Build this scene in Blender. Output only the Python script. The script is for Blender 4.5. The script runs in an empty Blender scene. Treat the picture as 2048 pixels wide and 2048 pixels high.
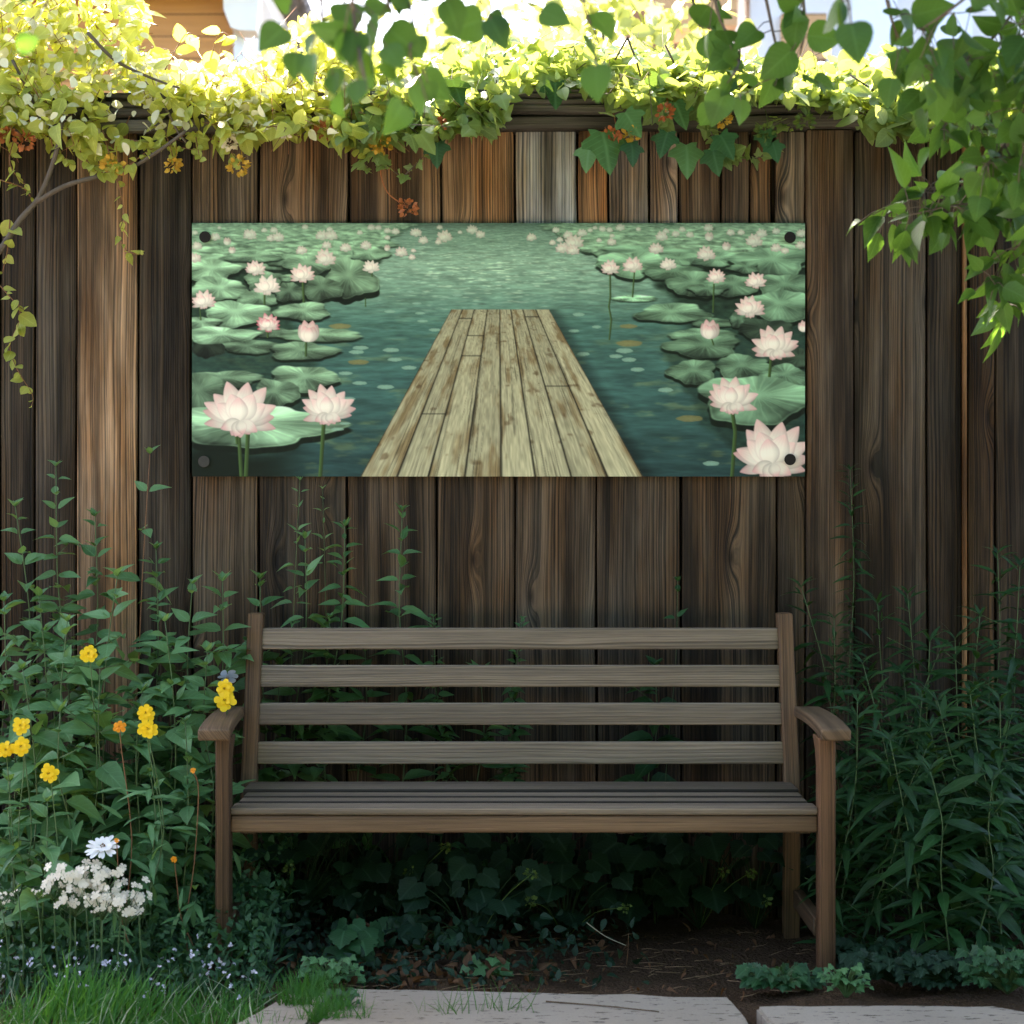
import bpy, bmesh, math, random
import numpy as np
from mathutils import Vector, Matrix

D = bpy.data
SC = bpy.context.scene
COL = SC.collection
R = math.radians
rnd = random.Random(4)
RG = np.random.default_rng(4)
# ---------------------------------------------------------------- camera, sky, sun, exposure
F = 3600.0                                                           # focal length in pixels of the 2048 px photograph
CZ = 1.21                                                            # eye height
cam_data = D.cameras.new('camera')
cam = D.objects.new('camera', cam_data)
COL.objects.link(cam)
cam.location = (0, 0, CZ); cam.rotation_euler = (R(90), 0, 0)
cam_data.sensor_width = 36; cam_data.lens = 36*F/2048
cam_data.clip_start = .05; cam_data.clip_end = 500
cam_data.dof.use_dof = True; cam_data.dof.focus_distance = 5.1; cam_data.dof.aperture_fstop = 4.0
SC.camera = cam
SUN_EL, SUN_AZ = R(43), R(-32)                                       # azimuth measured from +Y (straight ahead) towards +X
w = D.worlds.new('World'); SC.world = w; w.use_nodes = True
nt = w.node_tree; nt.nodes.clear()
sky = nt.nodes.new('ShaderNodeTexSky'); sky.sky_type = 'NISHITA'; sky.sun_disc = False
sky.sun_elevation = SUN_EL; sky.sun_rotation = SUN_AZ; sky.dust_density = 3.0; sky.air_density = .7; sky.ozone_density = .3
bg = nt.nodes.new('ShaderNodeBackground'); bg.inputs['Strength'].default_value = .10
wo = nt.nodes.new('ShaderNodeOutputWorld')
nt.links.new(sky.outputs[0], bg.inputs['Color']); nt.links.new(bg.outputs[0], wo.inputs['Surface'])
sd = D.lights.new('sun', 'SUN'); sd.energy = 5.0; sd.angle = R(.53); sd.color = (1.0, .90, .74)
sun = D.objects.new('sun', sd); COL.objects.link(sun)
sv = Vector((math.sin(SUN_AZ)*math.cos(SUN_EL), math.cos(SUN_AZ)*math.cos(SUN_EL), math.sin(SUN_EL)))
sun.rotation_euler = sv.to_track_quat('Z', 'Y').to_euler(); sun.location = sv*30
SC.view_settings.view_transform = 'Standard'; SC.view_settings.look = 'None'
SC.view_settings.exposure = 3.52; SC.view_settings.gamma = 1
SC.render.engine = 'CYCLES'
SC.cycles.max_bounces = 8; SC.cycles.diffuse_bounces = 4; SC.cycles.transmission_bounces = 6; SC.cycles.glossy_bounces = 3
SC.cycles.use_denoising = True
SC.cycles.sample_clamp_indirect = 6

def P(u, v, Y): return np.array(((u-1024)*Y/F, Y, CZ-(v-1024)*Y/F))    # photo pixel at a known distance -> point
def GX(u, Y): return (u-1024)*Y/F
def GZ(v, Y): return CZ-(v-1024)*Y/F

# ---------------------------------------------------------------- object helpers
def tag(o, label=None, cat=None, group=None, kind=None):
    if label: o['label'] = label
    if cat: o['category'] = cat
    if group: o['group'] = group
    if kind: o['kind'] = kind
    return o
def empty(name, loc, label, cat, group=None):
    o = D.objects.new(name, None); COL.objects.link(o); o.location = loc; o.empty_display_size = .1
    return tag(o, label, cat, group)

class MB:
    """collects geometry with per-point attributes: tint (random per piece), lv (leaf coords) or gc (grain coords), pc (colour)"""
    def __init__(s): s.v = []; s.f = []; s.a = []; s.c = []; s.n = 0
    def add(s, v, f, a=None, c=None):
        v = np.asarray(v, float).reshape(-1, 3)
        s.v.append(v); s.f.append([[i+s.n for i in q] for q in f] if not isinstance(f, np.ndarray) else f+s.n)
        s.a.append(np.zeros((len(v), 3)) if a is None else np.broadcast_to(np.asarray(a, float), (len(v), 3)))
        s.c.append(np.ones((len(v), 3)) if c is None else np.broadcast_to(np.asarray(c, float), (len(v), 3)))
        s.n += len(v)
    def build(s, name, mat, parent=None, smooth=True, loc=None):
        me = D.meshes.new(name)
        V = np.concatenate(s.v) if s.v else np.zeros((0, 3))
        org = np.array(parent.location if parent is not None and loc is None else (loc if loc is not None else (0, 0, 0)), float)
        if parent is not None and parent.parent is not None and loc is None:
            org = org+np.array(parent.parent.location)
        V = V-org
        polys = []
        for f in s.f:
            polys.extend(f.tolist() if isinstance(f, np.ndarray) else f)
        me.from_pydata(V.tolist(), [], polys)
        A = me.attributes.new('gc', 'FLOAT_VECTOR', 'POINT'); A.data.foreach_set('vector', np.concatenate(s.a).astype(np.float32).ravel())
        Cc = np.concatenate(s.c); B = me.attributes.new('pc', 'FLOAT_COLOR', 'POINT')
        B.data.foreach_set('color', np.concatenate([Cc, np.ones((len(Cc), 1))], 1).astype(np.float32).ravel())
        me.polygons.foreach_set('use_smooth', np.full(len(me.polygons), smooth))
        if isinstance(mat, (list, tuple)):
            for m_ in mat: me.materials.append(m_)
        else: me.materials.append(mat)
        me.update()
        o = D.objects.new(name, me); COL.objects.link(o)
        if parent is not None: o.parent = parent
        elif loc is not None: o.location = loc
        return o

_box = {}
def cbox(mb, lo, hi, axis=0, ch=.004, seed=None, color=(1, 1, 1), warp=None, seg=1):
    """bevelled box lo..hi whose grain runs along axis; warp(points)->points bends it"""
    lo = np.array(lo, float); hi = np.array(hi, float); size = hi-lo; ctr = (lo+hi)/2
    bm = bmesh.new(); bmesh.ops.create_cube(bm, size=1)
    for v in bm.verts: v.co = Vector([v.co[k]*size[k] for k in range(3)])
    if ch > 0: bmesh.ops.bevel(bm, geom=list(bm.edges), offset=min(ch, size.min()*.45), segments=2, affect='EDGES', profile=.6)
    if seg > 1:
        for k in range(1, seg):
            d_ = -size[axis]/2+size[axis]*k/seg
            co = [0, 0, 0]; co[axis] = d_; no = [0, 0, 0]; no[axis] = 1
            bmesh.ops.bisect_plane(bm, geom=list(bm.verts)+list(bm.edges)+list(bm.faces), plane_co=co, plane_no=no)
    bm.verts.index_update()
    v = np.array([tuple(x.co) for x in bm.verts]); f = [[q.index for q in p.verts] for p in bm.faces]; bm.free()
    seed = rnd.random() if seed is None else seed
    o1, o2 = [k for k in range(3) if k != axis]
    a = np.stack([v[:, o1]+.83*v[:, o2]+seed*17, v[:, axis]+seed*9.3, np.full(len(v), seed)], 1)
    p = v+ctr
    if callable(color): color = color(p)
    if warp: p = warp(p)
    mb.add(p, f, a, color)

def tube(mb, pts, r0, r1=None, n=6, tint=None, color=(1, 1, 1), sub=1):
    pts = np.asarray(pts, float); r1 = r0 if r1 is None else r1
    if sub > 1 and len(pts) > 2:                                     # Catmull-Rom through the points
        q = np.vstack([2*pts[0]-pts[1], pts, 2*pts[-1]-pts[-2]]); out = []
        for i in range(1, len(q)-2):
            for t in np.linspace(0, 1, sub, endpoint=False):
                a, b, c, d = q[i-1], q[i], q[i+1], q[i+2]
                out.append(.5*((2*b)+(-a+c)*t+(2*a-5*b+4*c-d)*t*t+(-a+3*b-3*c+d)*t**3))
        out.append(pts[-1]); pts = np.array(out)
    m = len(pts); tint = rnd.random() if tint is None else tint
    tg = np.gradient(pts, axis=0); tg /= np.linalg.norm(tg, axis=1)[:, None]+1e-9
    ref = np.array((0, 0, 1.)) if abs(tg[0][2]) < .9 else np.array((1., 0, 0))
    V = []; ar = np.concatenate([[0], np.cumsum(np.linalg.norm(np.diff(pts, axis=0), axis=1))]); A = []
    for i in range(m):
        x = np.cross(tg[i], ref); x /= np.linalg.norm(x)+1e-9; y = np.cross(tg[i], x); ref = -np.cross(tg[i], x)*1.0 if False else ref
        r = r0+(r1-r0)*i/(m-1)
        for k in range(n):
            an = 2*math.pi*k/n
            V.append(pts[i]+r*(math.cos(an)*x+math.sin(an)*y)); A.append((an*r0*2, ar[i], tint))
    fs = [[i*n+k, i*n+(k+1) % n, (i+1)*n+(k+1) % n, (i+1)*n+k] for i in range(m-1) for k in range(n)]
    fs += [list(range(n))[::-1], [(m-1)*n+k for k in range(n)]]
    mb.add(V, fs, A, color)

# leaf templates: rows of (position along the blade, half width); x across, y along, z up
def blade_template(rows, fold=.15, droop=.18, wave=0.):
    V = []; A = []; f = []
    for i, (s_, h) in enumerate(rows):
        for k in (-1, 0, 1):
            V.append((k*h, s_, fold*h*abs(k)-droop*s_*s_+(wave*math.sin(s_*9+k) if k else 0))); A.append((k, s_))
        if i:
            b = (i-1)*3
            f += [[b, b+1, b+4, b+3], [b+1, b+2, b+5, b+4]]
    return np.array(V), np.array(f), np.array(A)
OVATE = blade_template([(0, .015), (.10, .17), (.28, .27), (.50, .24), (.72, .14), (.90, .045), (1, .003)], .35, .28)
OVATE2 = blade_template([(0, .015), (.12, .15), (.32, .21), (.55, .18), (.78, .09), (1, .003)], .30, .45, .02)
HEART = blade_template([(-.07, .16), (.0, .33), (.15, .44), (.35, .45), (.55, .37), (.74, .23), (.90, .09), (1, .004)], .22, .22)
ROUND = blade_template([(0, .06), (.12, .26), (.34, .38), (.60, .36), (.84, .20), (1, .02)], .22, .12)
WILLOW = blade_template([(0, .01), (.15, .055), (.40, .085), (.65, .065), (.85, .03), (1, .002)], .3, .45)
PETAL = blade_template([(0, .07), (.25, .16), (.55, .30), (.78, .33), (.92, .24), (1, .09)], .12, .10)
BLADE = blade_template([(0, .022), (.35, .020), (.7, .014), (1, .001)], .5, .55)
def lobed_template(out, droop=.15):
    out = np.array(out, float); V = [(0, .36, .03)]; A = [(0, .36)]
    for x, y in out: V.append((x, y, .05*abs(x)-droop*(x*x+max(0, y)**2)*.5)); A.append((x*1.6, y))
    n = len(out); f = [[0, 1+i, 1+(i+1) % n] for i in range(n)]
    return np.array(V), f, np.array(A)
IVY = lobed_template([(0, 0), (.16, -.08), (.34, -.10), (.30, .06), (.52, .20), (.58, .38), (.38, .42), (.30, .52), (.20, .78), (0, 1.05),
                      (-.20, .78), (-.30, .52), (-.38, .42), (-.58, .38), (-.52, .20), (-.30, .06), (-.34, -.10), (-.16, -.08)])
MAPLE = lobed_template([(0, .02), (.10, -.10), (.30, -.16), (.40, -.02), (.56, .04), (.55, .18), (.66, .30), (.55, .40), (.50, .52), (.38, .56), (.34, .74), (.20, .80), (0, 1.0),
                        (-.20, .80), (-.34, .74), (-.38, .56), (-.50, .52), (-.55, .40), (-.66, .30), (-.55, .18), (-.56, .04), (-.40, -.02), (-.30, -.16), (-.10, -.10)], .25)
def nrmz(a): return a/(np.linalg.norm(a, axis=-1, keepdims=True)+1e-9)
def leaves(mb, tpl, pos, dr, up, size, tint=None, wide=1.0, curl=1.0):
    """one blade per row of pos; dr = direction of the blade, up = its face's normal"""
    V, f, A = tpl
    pos = np.asarray(pos, float).reshape(-1, 3); N = len(pos)
    if N == 0: return
    dr = nrmz(np.broadcast_to(np.asarray(dr, float), (N, 3))); up = np.broadcast_to(np.asarray(up, float), (N, 3))
    x = nrmz(np.cross(dr, up)); z = np.cross(x, dr)
    size = np.broadcast_to(np.asarray(size, float), (N,)); wide = np.broadcast_to(np.asarray(wide, float), (N,))
    cu = RG.uniform(.3, 1.6, N)*curl
    tint = RG.random(N) if tint is None else np.broadcast_to(np.asarray(tint, float), (N,))
    W = pos[:, None]+size[:, None, None]*(V[None, :, 0, None]*wide[:, None, None]*x[:, None]+V[None, :, 1, None]*dr[:, None]+(V[None, :, 2, None]*cu[:, None, None])*z[:, None])
    at = np.concatenate([np.broadcast_to(A[None], (N, len(V), 2)), np.broadcast_to(tint[:, None, None], (N, len(V), 1))], 2)
    if isinstance(f, np.ndarray):
        ff = (f[None]+(np.arange(N)*len(V))[:, None, None]).reshape(-1, f.shape[1])
    else:
        ff = [[i+k*len(V) for i in q] for k in range(N) for q in f]
    mb.add(W.reshape(-1, 3), ff, at.reshape(-1, 3))
def rdir(N, bias=(0, 0, 0), s=1.0): return nrmz(RG.normal(size=(N, 3))*s+np.array(bias, float))

# ---------------------------------------------------------------- materials
class NT:
    def __init__(s, name):
        s.m = D.materials.new(name); s.m.use_nodes = True; s.t = s.m.node_tree; s.t.nodes.clear()
        s.out = s.n('ShaderNodeOutputMaterial')
    def n(s, t, **k):
        x = s.t.nodes.new(t)
        for a, b in k.items(): setattr(x, a, b)
        return x
    def l(s, a, b): s.t.links.new(a, b)
    def val(s, sock, x):
        if hasattr(x, 'is_linked') or hasattr(x, 'links'): s.l(x, sock)
        else: sock.default_value = x
    def math(s, op, a, b=None, c=None, clamp=False):
        x = s.n('ShaderNodeMath', operation=op, use_clamp=clamp)
        for i, q in enumerate((a, b, c)):
            if q is not None: s.val(x.inputs[i], q)
        return x.outputs[0]
    def mix(s, f, a, b, mode='MIX'):
        x = s.n('ShaderNodeMix', data_type='RGBA', blend_type=mode)
        s.val(x.inputs[0], f); s.val(x.inputs[6], a); s.val(x.inputs[7], b)
        return x.outputs[2]
    def noise(s, vec, scale=5, detail=3, rough=.5, dist=0, dim='3D', w=None):
        x = s.n('ShaderNodeTexNoise', noise_dimensions=dim)
        if vec is not None: s.l(vec, x.inputs['Vector'])
        if w is not None: s.val(x.inputs['W'], w)
        x.inputs['Scale'].default_value = scale; x.inputs['Detail'].default_value = detail; x.inputs['Roughness'].default_value = rough
        x.inputs['Distortion'].default_value = dist
        return x.outputs['Fac']
    def ramp(s, f, stops, interp='LINEAR'):
        x = s.n('ShaderNodeValToRGB'); x.color_ramp.interpolation = interp
        e = x.color_ramp.elements
        while len(e) < len(stops): e.new(.5)
        for i, (p, c) in enumerate(stops):
            e[i].position = p; e[i].color = c if len(c) == 4 else (*c, 1)
        s.val(x.inputs[0], f); return x.outputs[0]
    def attr(s, name): return s.n('ShaderNodeAttribute', attribute_name=name)
    def xyz(s, v):
        x = s.n('ShaderNodeSeparateXYZ'); s.l(v, x.inputs[0]); return x.outputs
    def comb(s, x, y, z):
        c = s.n('ShaderNodeCombineXYZ')
        for i, q in enumerate((x, y, z)): s.val(c.inputs[i], q)
        return c.outputs[0]
    def bsdf(s, color, rough=.6, spec=.3, normal=None, **k):
        b = s.n('ShaderNodeBsdfPrincipled')
        s.val(b.inputs['Base Color'], color); s.val(b.inputs['Roughness'], rough); s.val(b.inputs['Specular IOR Level'], spec)
        if normal is not None: s.l(normal, b.inputs['Normal'])
        for a, q in k.items(): s.val(b.inputs[a.replace('_', ' ')], q)
        return b.outputs[0]
    def bump(s, h, strength=.4, dist=.01):
        b = s.n('ShaderNodeBump'); b.inputs['Strength'].default_value = strength; b.inputs['Distance'].default_value = dist
        s.l(h, b.inputs['Height']); return b.outputs[0]
    def done(s, shader):
        s.l(shader, s.out.inputs['Surface']); return s.m

def wood(name, base, dark, knots=.5, lines=160., grey=.35, contrast=1., bump=.5, spec=.25, rough=.66, greycol=(.20, .185, .17), stains=1.0):
    """weathered timber: grain in the gc attribute (across, along, seed), knots that the lines flow round, per-piece colour in pc"""
    s = NT(name); g = s.attr('gc').outputs['Vector']; x, y, z = s.xyz(g)
    pc = s.attr('pc').outputs['Color']
    lo = s.noise(s.comb(s.math('MULTIPLY', x, 9), s.math('MULTIPLY', y, 1.1), z), 1, 2, .5)
    # knots
    vo = s.n('ShaderNodeTexVoronoi', voronoi_dimensions='2D'); s.l(s.comb(s.math('MULTIPLY', x, 5.0), s.math('MULTIPLY', y, 1.5), 0), vo.inputs['Vector']); vo.inputs['Scale'].default_value = 1
    rr = s.xyz(vo.outputs['Color'])[0]
    on = s.math('GREATER_THAN', rr, 1-knots)
    d = vo.outputs['Distance']
    hh = s.math('MULTIPLY', s.math('EXPONENT', s.math('MULTIPLY', s.math('MULTIPLY', d, d), -60.)), on)
    core = s.math('MULTIPLY', s.math('EXPONENT', s.math('MULTIPLY', s.math('MULTIPLY', d, d), -420.)), on)
    fld = s.math('ADD', s.math('MULTIPLY', x, lines), s.math('ADD', s.math('MULTIPLY', lo, lines*.035), s.math('MULTIPLY', hh, lines*.032)))
    ln = s.noise(None, 1, 2.5, .55, dim='1D', w=fld)
    ln2 = s.noise(None, 1, 2, .5, dim='1D', w=s.math('MULTIPLY', fld, .22))
    fib = s.noise(s.comb(s.math('MULTIPLY', x, 420), s.math('MULTIPLY', y, 7), z), 1, 2, .6)
    blot = s.noise(s.comb(s.math('MULTIPLY', x, 11), s.math('MULTIPLY', y, 1.7), s.math('MULTIPLY', z, 7)), 1, 4, .6)
    t = s.math('ADD', s.math('MULTIPLY', s.math('SUBTRACT', ln, .5), 2.3*contrast), s.math('ADD', s.math('MULTIPLY', s.math('SUBTRACT', ln2, .5), 1.1*contrast), s.math('ADD', s.math('MULTIPLY', s.math('SUBTRACT', fib, .5), 1.0), .50)))
    c = s.mix(s.math('ADD', t, 0, clamp=True), (*dark, 1), (*base, 1))
    c = s.mix(s.math('MULTIPLY', s.ramp(blot, [(.38, (0, 0, 0)), (.68, (1, 1, 1))]), grey), c, s.mix(s.math('ADD', t, 0, clamp=True), tuple(q*.45 for q in greycol)+(1,), (*greycol, 1)))
    st = s.ramp(s.noise(s.comb(s.math('MULTIPLY', x, 16), s.math('MULTIPLY', y, 1.0), s.math('MULTIPLY', z, 3)), 1, 4, .55), [(.38, (1, 1, 1)), (.60, (0, 0, 0))])
    c = s.mix(s.math('MULTIPLY', st, .72*stains, clamp=True), c, tuple(q*.55 for q in dark)+(1,))
    c = s.mix(s.math('MULTIPLY', core, .85), c, tuple(q*.35 for q in dark)+(1,))
    c = s.mix(1.0, c, pc, 'MULTIPLY')
    h = s.math('ADD', s.math('MULTIPLY', ln, 1.0), s.math('ADD', s.math('MULTIPLY', fib, .35), s.math('MULTIPLY', core, -.8)))
    return s.done(s.bsdf(c, s.math('ADD', s.math('MULTIPLY', ln, .25), rough-.12), spec, s.bump(h, bump, .006)))

def leafmat(name, c0, c1, trans=.35, rough=.42, spec=.45, tcol=None, veins=.5, tw=1.0):
    s = NT(name); g = s.attr('gc').outputs['Vector']; x, y, z = s.xyz(g)
    geo = s.n('ShaderNodeNewGeometry')
    nz = s.noise(geo.outputs['Position'], 38, 2, .5)
    c = s.mix(z, (*c0, 1), (*c1, 1))
    c = s.mix(s.math('MULTIPLY', s.math('SUBTRACT', nz, .35), .7, clamp=True), c, tuple(min(1, q*1.7) for q in c1)+(1,))
    ax = s.math('ABSOLUTE', x)
    mid = s.math('SUBTRACT', 1, s.math('MULTIPLY', ax, 9), clamp=True)
    sv_ = s.math('SINE', s.math('MULTIPLY', s.math('SUBTRACT', y, s.math('MULTIPLY', ax, .28)), 46))
    sv_ = s.math('MULTIPLY', s.math('SUBTRACT', sv_, .72, clamp=True), 1.6)
    vv = s.math('MULTIPLY', s.math('MAXIMUM', mid, sv_, clamp=True), veins)
    lite = tuple(min(1, q*1.8+.03) for q in c1)+(1,)
    c = s.mix(vv, c, lite)
    b = s.bsdf(c, rough, spec, s.bump(s.math('ADD', s.math('MULTIPLY', vv, -1), nz), .25, .004))
    tcol = tcol or (min(1, c1[0]*3.2+.03), min(1, c1[1]*2.4), c1[2]*.8)
    tl = s.n('ShaderNodeBsdfTranslucent'); s.val(tl.inputs['Color'], s.mix(vv, s.mix(z, tuple(q*.75 for q in tcol)+(1,), (*tcol, 1)), tuple(q*.8 for q in tcol)+(1,)))
    m = s.n('ShaderNodeMixShader'); m.inputs[0].default_value = trans; s.l(b, m.inputs[1]); s.l(tl.outputs[0], m.inputs[2])
    return s.done(m.outputs[0])

def plain(name, col, rough=.6, spec=.3, var=.25, scale=30, bump=.15, trans=0, pcol=False):
    s = NT(name); geo = s.n('ShaderNodeNewGeometry')
    n1 = s.noise(geo.outputs['Position'], scale, 4, .6)
    c = s.mix(n1, tuple(q*(1-var) for q in col)+(1,), tuple(min(1, q*(1+var)) for q in col)+(1,))
    if pcol: c = s.mix(1.0, c, s.attr('pc').outputs['Color'], 'MULTIPLY')
    b = s.bsdf(c, rough, spec, s.bump(n1, bump, .005))
    if trans:
        tl = s.n('ShaderNodeBsdfTranslucent'); s.l(c, tl.inputs['Color'])
        m = s.n('ShaderNodeMixShader'); m.inputs[0].default_value = trans; s.l(b, m.inputs[1]); s.l(tl.outputs[0], m.inputs[2]); return s.done(m.outputs[0])
    return s.done(b)
# ---------------------------------------------------------------- the printed picture of the banner, drawn in code
def paint_pond():
    W, H = 1226, 507
    rg = np.random.default_rng(11)
    T = rg.random((256, 256))
    def vn(x, y):
        xi = np.floor(x).astype(int); yi = np.floor(y).astype(int)
        fx = x - xi; fy = y - yi
        fx = fx*fx*(3-2*fx); fy = fy*fy*(3-2*fy)
        a = T[yi % 256, xi % 256]; b = T[yi % 256, (xi+1) % 256]
        c = T[(yi+1) % 256, xi % 256]; d = T[(yi+1) % 256, (xi+1) % 256]
        return (a*(1-fx)+b*fx)*(1-fy)+(c*(1-fx)+d*fx)*fy
    def fbm(x, y, n=4):
        s = 0; a = .5
        for k in range(n):
            s = s + a*vn(x*2**k+17*k, y*2**k+31*k); a *= .5
        return s
    def ss(a, b, x):
        t = np.clip((x-a)/(b-a), 0, 1); return t*t*(3-2*t)
    def col(*c): return np.array(c)/255.
    yy, xx = np.mgrid[0:H, 0:W].astype(float)
    # water
    t = yy/H
    stops = [(0, col(84,112,98)), (.04, col(104,136,118)), (.16, col(126,160,138)), (.27, col(110,146,126)), (.40, col(74,112,102)),
             (.62, col(64,100,95)), (.82, col(53,84,81)), (1.0, col(42,68,68))]
    C = np.zeros((H, W, 3))
    for k in range(3):
        C[..., k] = np.interp(t, [s[0] for s in stops], [s[1][k] for s in stops])
    d = yy+26
    px = (xx-613)/d*16; py = 4200/d
    qx = (xx-613)/(.45*d+30); ly = np.log(d)*14
    n1 = fbm(qx*3.6, ly*3.4, 4); n2 = fbm(qx*10+50, ly*11+9, 3)
    C *= (1+.55*(n1-.47)+.26*(n2-.45))[..., None]
    centre = np.exp(-((xx-590)/250)**2)*np.exp(-((yy-105)/75)**2)
    st = ss(.50, .72, fbm(qx*5+7, ly*7+3, 3))*centre
    C += st[..., None]*col(120,112,98)*.6
    C += (centre*.05)[..., None]
    al = ss(.55, .75, fbm(xx/60+3, yy/16+8, 4))*ss(120, 330, yy)
    C += al[..., None]*col(58,44,10)*.55
    def blend(mask, c, box):
        y0, y1, x0, x1 = box
        C[y0:y1, x0:x1] = C[y0:y1, x0:x1]*(1-mask[..., None])+c*mask[..., None]
    def box_of(x0, x1, y0, y1):
        x0 = max(0, int(x0)); x1 = min(W, int(x1)+2); y0 = max(0, int(y0)); y1 = min(H, int(y1)+2)
        if x1 <= x0 or y1 <= y0: return None
        return y0, y1, x0, x1
    def sub(b): return xx[b[0]:b[1], b[2]:b[3]], yy[b[0]:b[1], b[2]:b[3]]
    def haze(c, y):                                              # the print's own distance fade
        f = np.clip(1-(y/95.), 0, 1)*.45
        return c*(1-f)+col(120,158,136)*f
    def leaf(cx, cy, rx, ry, g=1., under=.25, seed=0, flat=False, tone=None):
        r0 = np.random.default_rng(seed+1000)
        ph = r0.random(6)*6.28
        b = box_of(cx-rx*1.25, cx+rx*1.25, cy-ry*1.5, cy+ry*1.9)
        if b is None: return
        X, Y = sub(b)
        def shape(ox, oy, grow=1.):
            ux = (X-cx-ox)/rx; uy = (Y-cy-oy)/ry
            th = np.arctan2(uy, ux); r = np.hypot(ux, uy)
            R = grow*(1+(.03 if flat else .11)*np.sin(3*th+ph[0])+(.02 if flat else .07)*np.sin(5*th+ph[1])+.03*np.sin(11*th+ph[2])+.02*np.abs(np.sin(9*th+ph[3])))
            e = max(1.2/min(rx, ry), .02)
            return th, r/R, ss(1+e, 1-e, r/R)
        if under > 0:
            _, _, m = shape(0, ry*under, 1.0)
            n = fbm(X/9, Y/14, 2)
            c = col(22,36,22)[None, None]*(0.4+.6*n[..., None])
            blend(m*.95, haze(c, cy), b)
        th, r, m = shape(0, 0)
        base = col(146,184,148) if tone is None else tone
        vx = (X-cx-rx*.08*np.sin(ph[3]))/rx; vy = (Y-cy+ry*.18)/ry
        vt = np.arctan2(vy, vx); vr = np.hypot(vx, vy)
        fold = .5+.5*np.sin(3*vt+ph[4]+.8*vr)
        up = np.clip(.5-.55*vy*.8, 0, 1)
        nz = fbm(X/rx*5+ph[0]*9, Y/ry*5+ph[1]*9, 3)
        L = .80+.46*(fold-.45)*ss(.05, .6, vr)+.40*(up-.35)+.16*(nz-.45)+.16*ss(.35, 0, vr)
        vn_ = np.abs(np.mod(vt*22/6.283+ph[5]+.5*(nz-.5), 1)-.5)
        vein = np.exp(-(vn_/.10)**2)*ss(.02, .25, vr)*(1-.6*r)
        rad = fbm(vt*7+ph[0]*20, vr*1.2+ph[1]*9, 3)
        L = L+.13*vein+.42*(rad-.45)*ss(.1, .5, vr)
        L = L*(1-.28*ss(.75, 1., r)*(vy > -.1))+.20*np.exp(-((r-.97)/.03)**2)*(vy > .15)
        c = base*(g*L)[..., None]
        c = c+(col(26,30,22)*(vein*.16*g)[..., None])
        blend(m, haze(np.clip(c, 0, 1), cy), b)
    def petal(bx, by, L, wd, ang, seed, pink=1., sh=1.):
        a = np.radians(ang); dx, dy = np.sin(a), -np.cos(a)
        tx, ty = bx+dx*L, by+dy*L
        b = box_of(min(bx, tx)-wd-2, max(bx, tx)+wd+2, min(by, ty)-wd-2, max(by, ty)+wd+2)
        if b is None: return
        X, Y = sub(b)
        s = ((X-bx)*dx+(Y-by)*dy)/L; q = (X-bx)*(-dy)+(Y-by)*dx
        sc = np.clip(s, 0, 1)
        w = wd*1.24*np.sin(np.pi*sc**.95)**.72*(1-.22*sc)
        m = ss(w+.8, w-.8, np.abs(q))*(s > 0)*(s < 1.0)
        e = np.abs(q)/np.maximum(w, .5)
        tipf = np.clip(ss(.50, 1.0, s)*.95+.30*ss(.75, 1.1, e), 0, 1)*pink
        c = col(250,240,226)*(1-tipf[..., None])+col(228,140,150)*tipf[..., None]
        lines = .5+.5*np.sin(e*np.sign(q)*18)
        shade = sh*(1-.12*ss(.2, 1, e)*(q > 0)-.025*lines*ss(.2,.9,s)-.07*ss(.4, 0., s)+.03)
        edge = np.exp(-((e-1)/.08)**2)*.045
        c = c*(shade-edge)[..., None]
        blend(m*.97, haze(np.clip(c, 0, 1), by-15), b)
    def flower(cx, cy, w, kind='o', pink=.8, seed=0):
        r0 = np.random.default_rng(seed+77)
        j = lambda s: (r0.random()-.5)*2*s
        if kind == 'b':
            by = cy+w*.62
            for ang, l, q, sh in ((-24,1.1,.30,.86),(24,1.1,.30,.80),(-9,1.3,.32,.93),(11,1.28,.32,.9),(-14,.98,.30,.97),(15,.95,.30,.86),(1,.86,.27,.98)):
                petal(cx+ang*.004*w, by, w*l, w*q, ang+j(3), seed, pink*1.15, sh)
            return
        by = cy+w*.20
        n = w > 60
        for ang, l, q in ((-100,.50,.085),(100,.50,.085),(-82,.54,.10),(84,.53,.10),(-150,.26,.09),(150,.26,.09),(182,.24,.08)):
            petal(cx, by, w*l*(1+j(.08)), w*q, ang+j(7), seed, pink*1.1, .86)
        for ang, l, q in ((-64,.56,.105),(66,.55,.105),(-40,.58,.12),(42,.57,.12),(-16,.60,.13),(14,.58,.13)):
            petal(cx, by, w*l*(1+j(.08)), w*q, ang+j(6), seed, pink*.85, .95)
        for ang, l, q in ((-50,.44,.12),(50,.44,.12),(-24,.44,.14),(27,.42,.14)):
            petal(cx, by+.02*w, w*l*(1+j(.08)), w*q, ang+j(6), seed, pink*.7, .99)
        petal(cx-w*.02, by+.03*w, w*.36, w*.125, -4+j(6), seed, pink*.9, 1.0)
        if n:
            for ang, l, q in ((-118,.30,.08),(117,.30,.08),(-160,.24,.085),(165,.2,.075)):
                petal(cx, by+.01*w, w*l, w*q, ang+j(6), seed, pink*1.2, .92)
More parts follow.
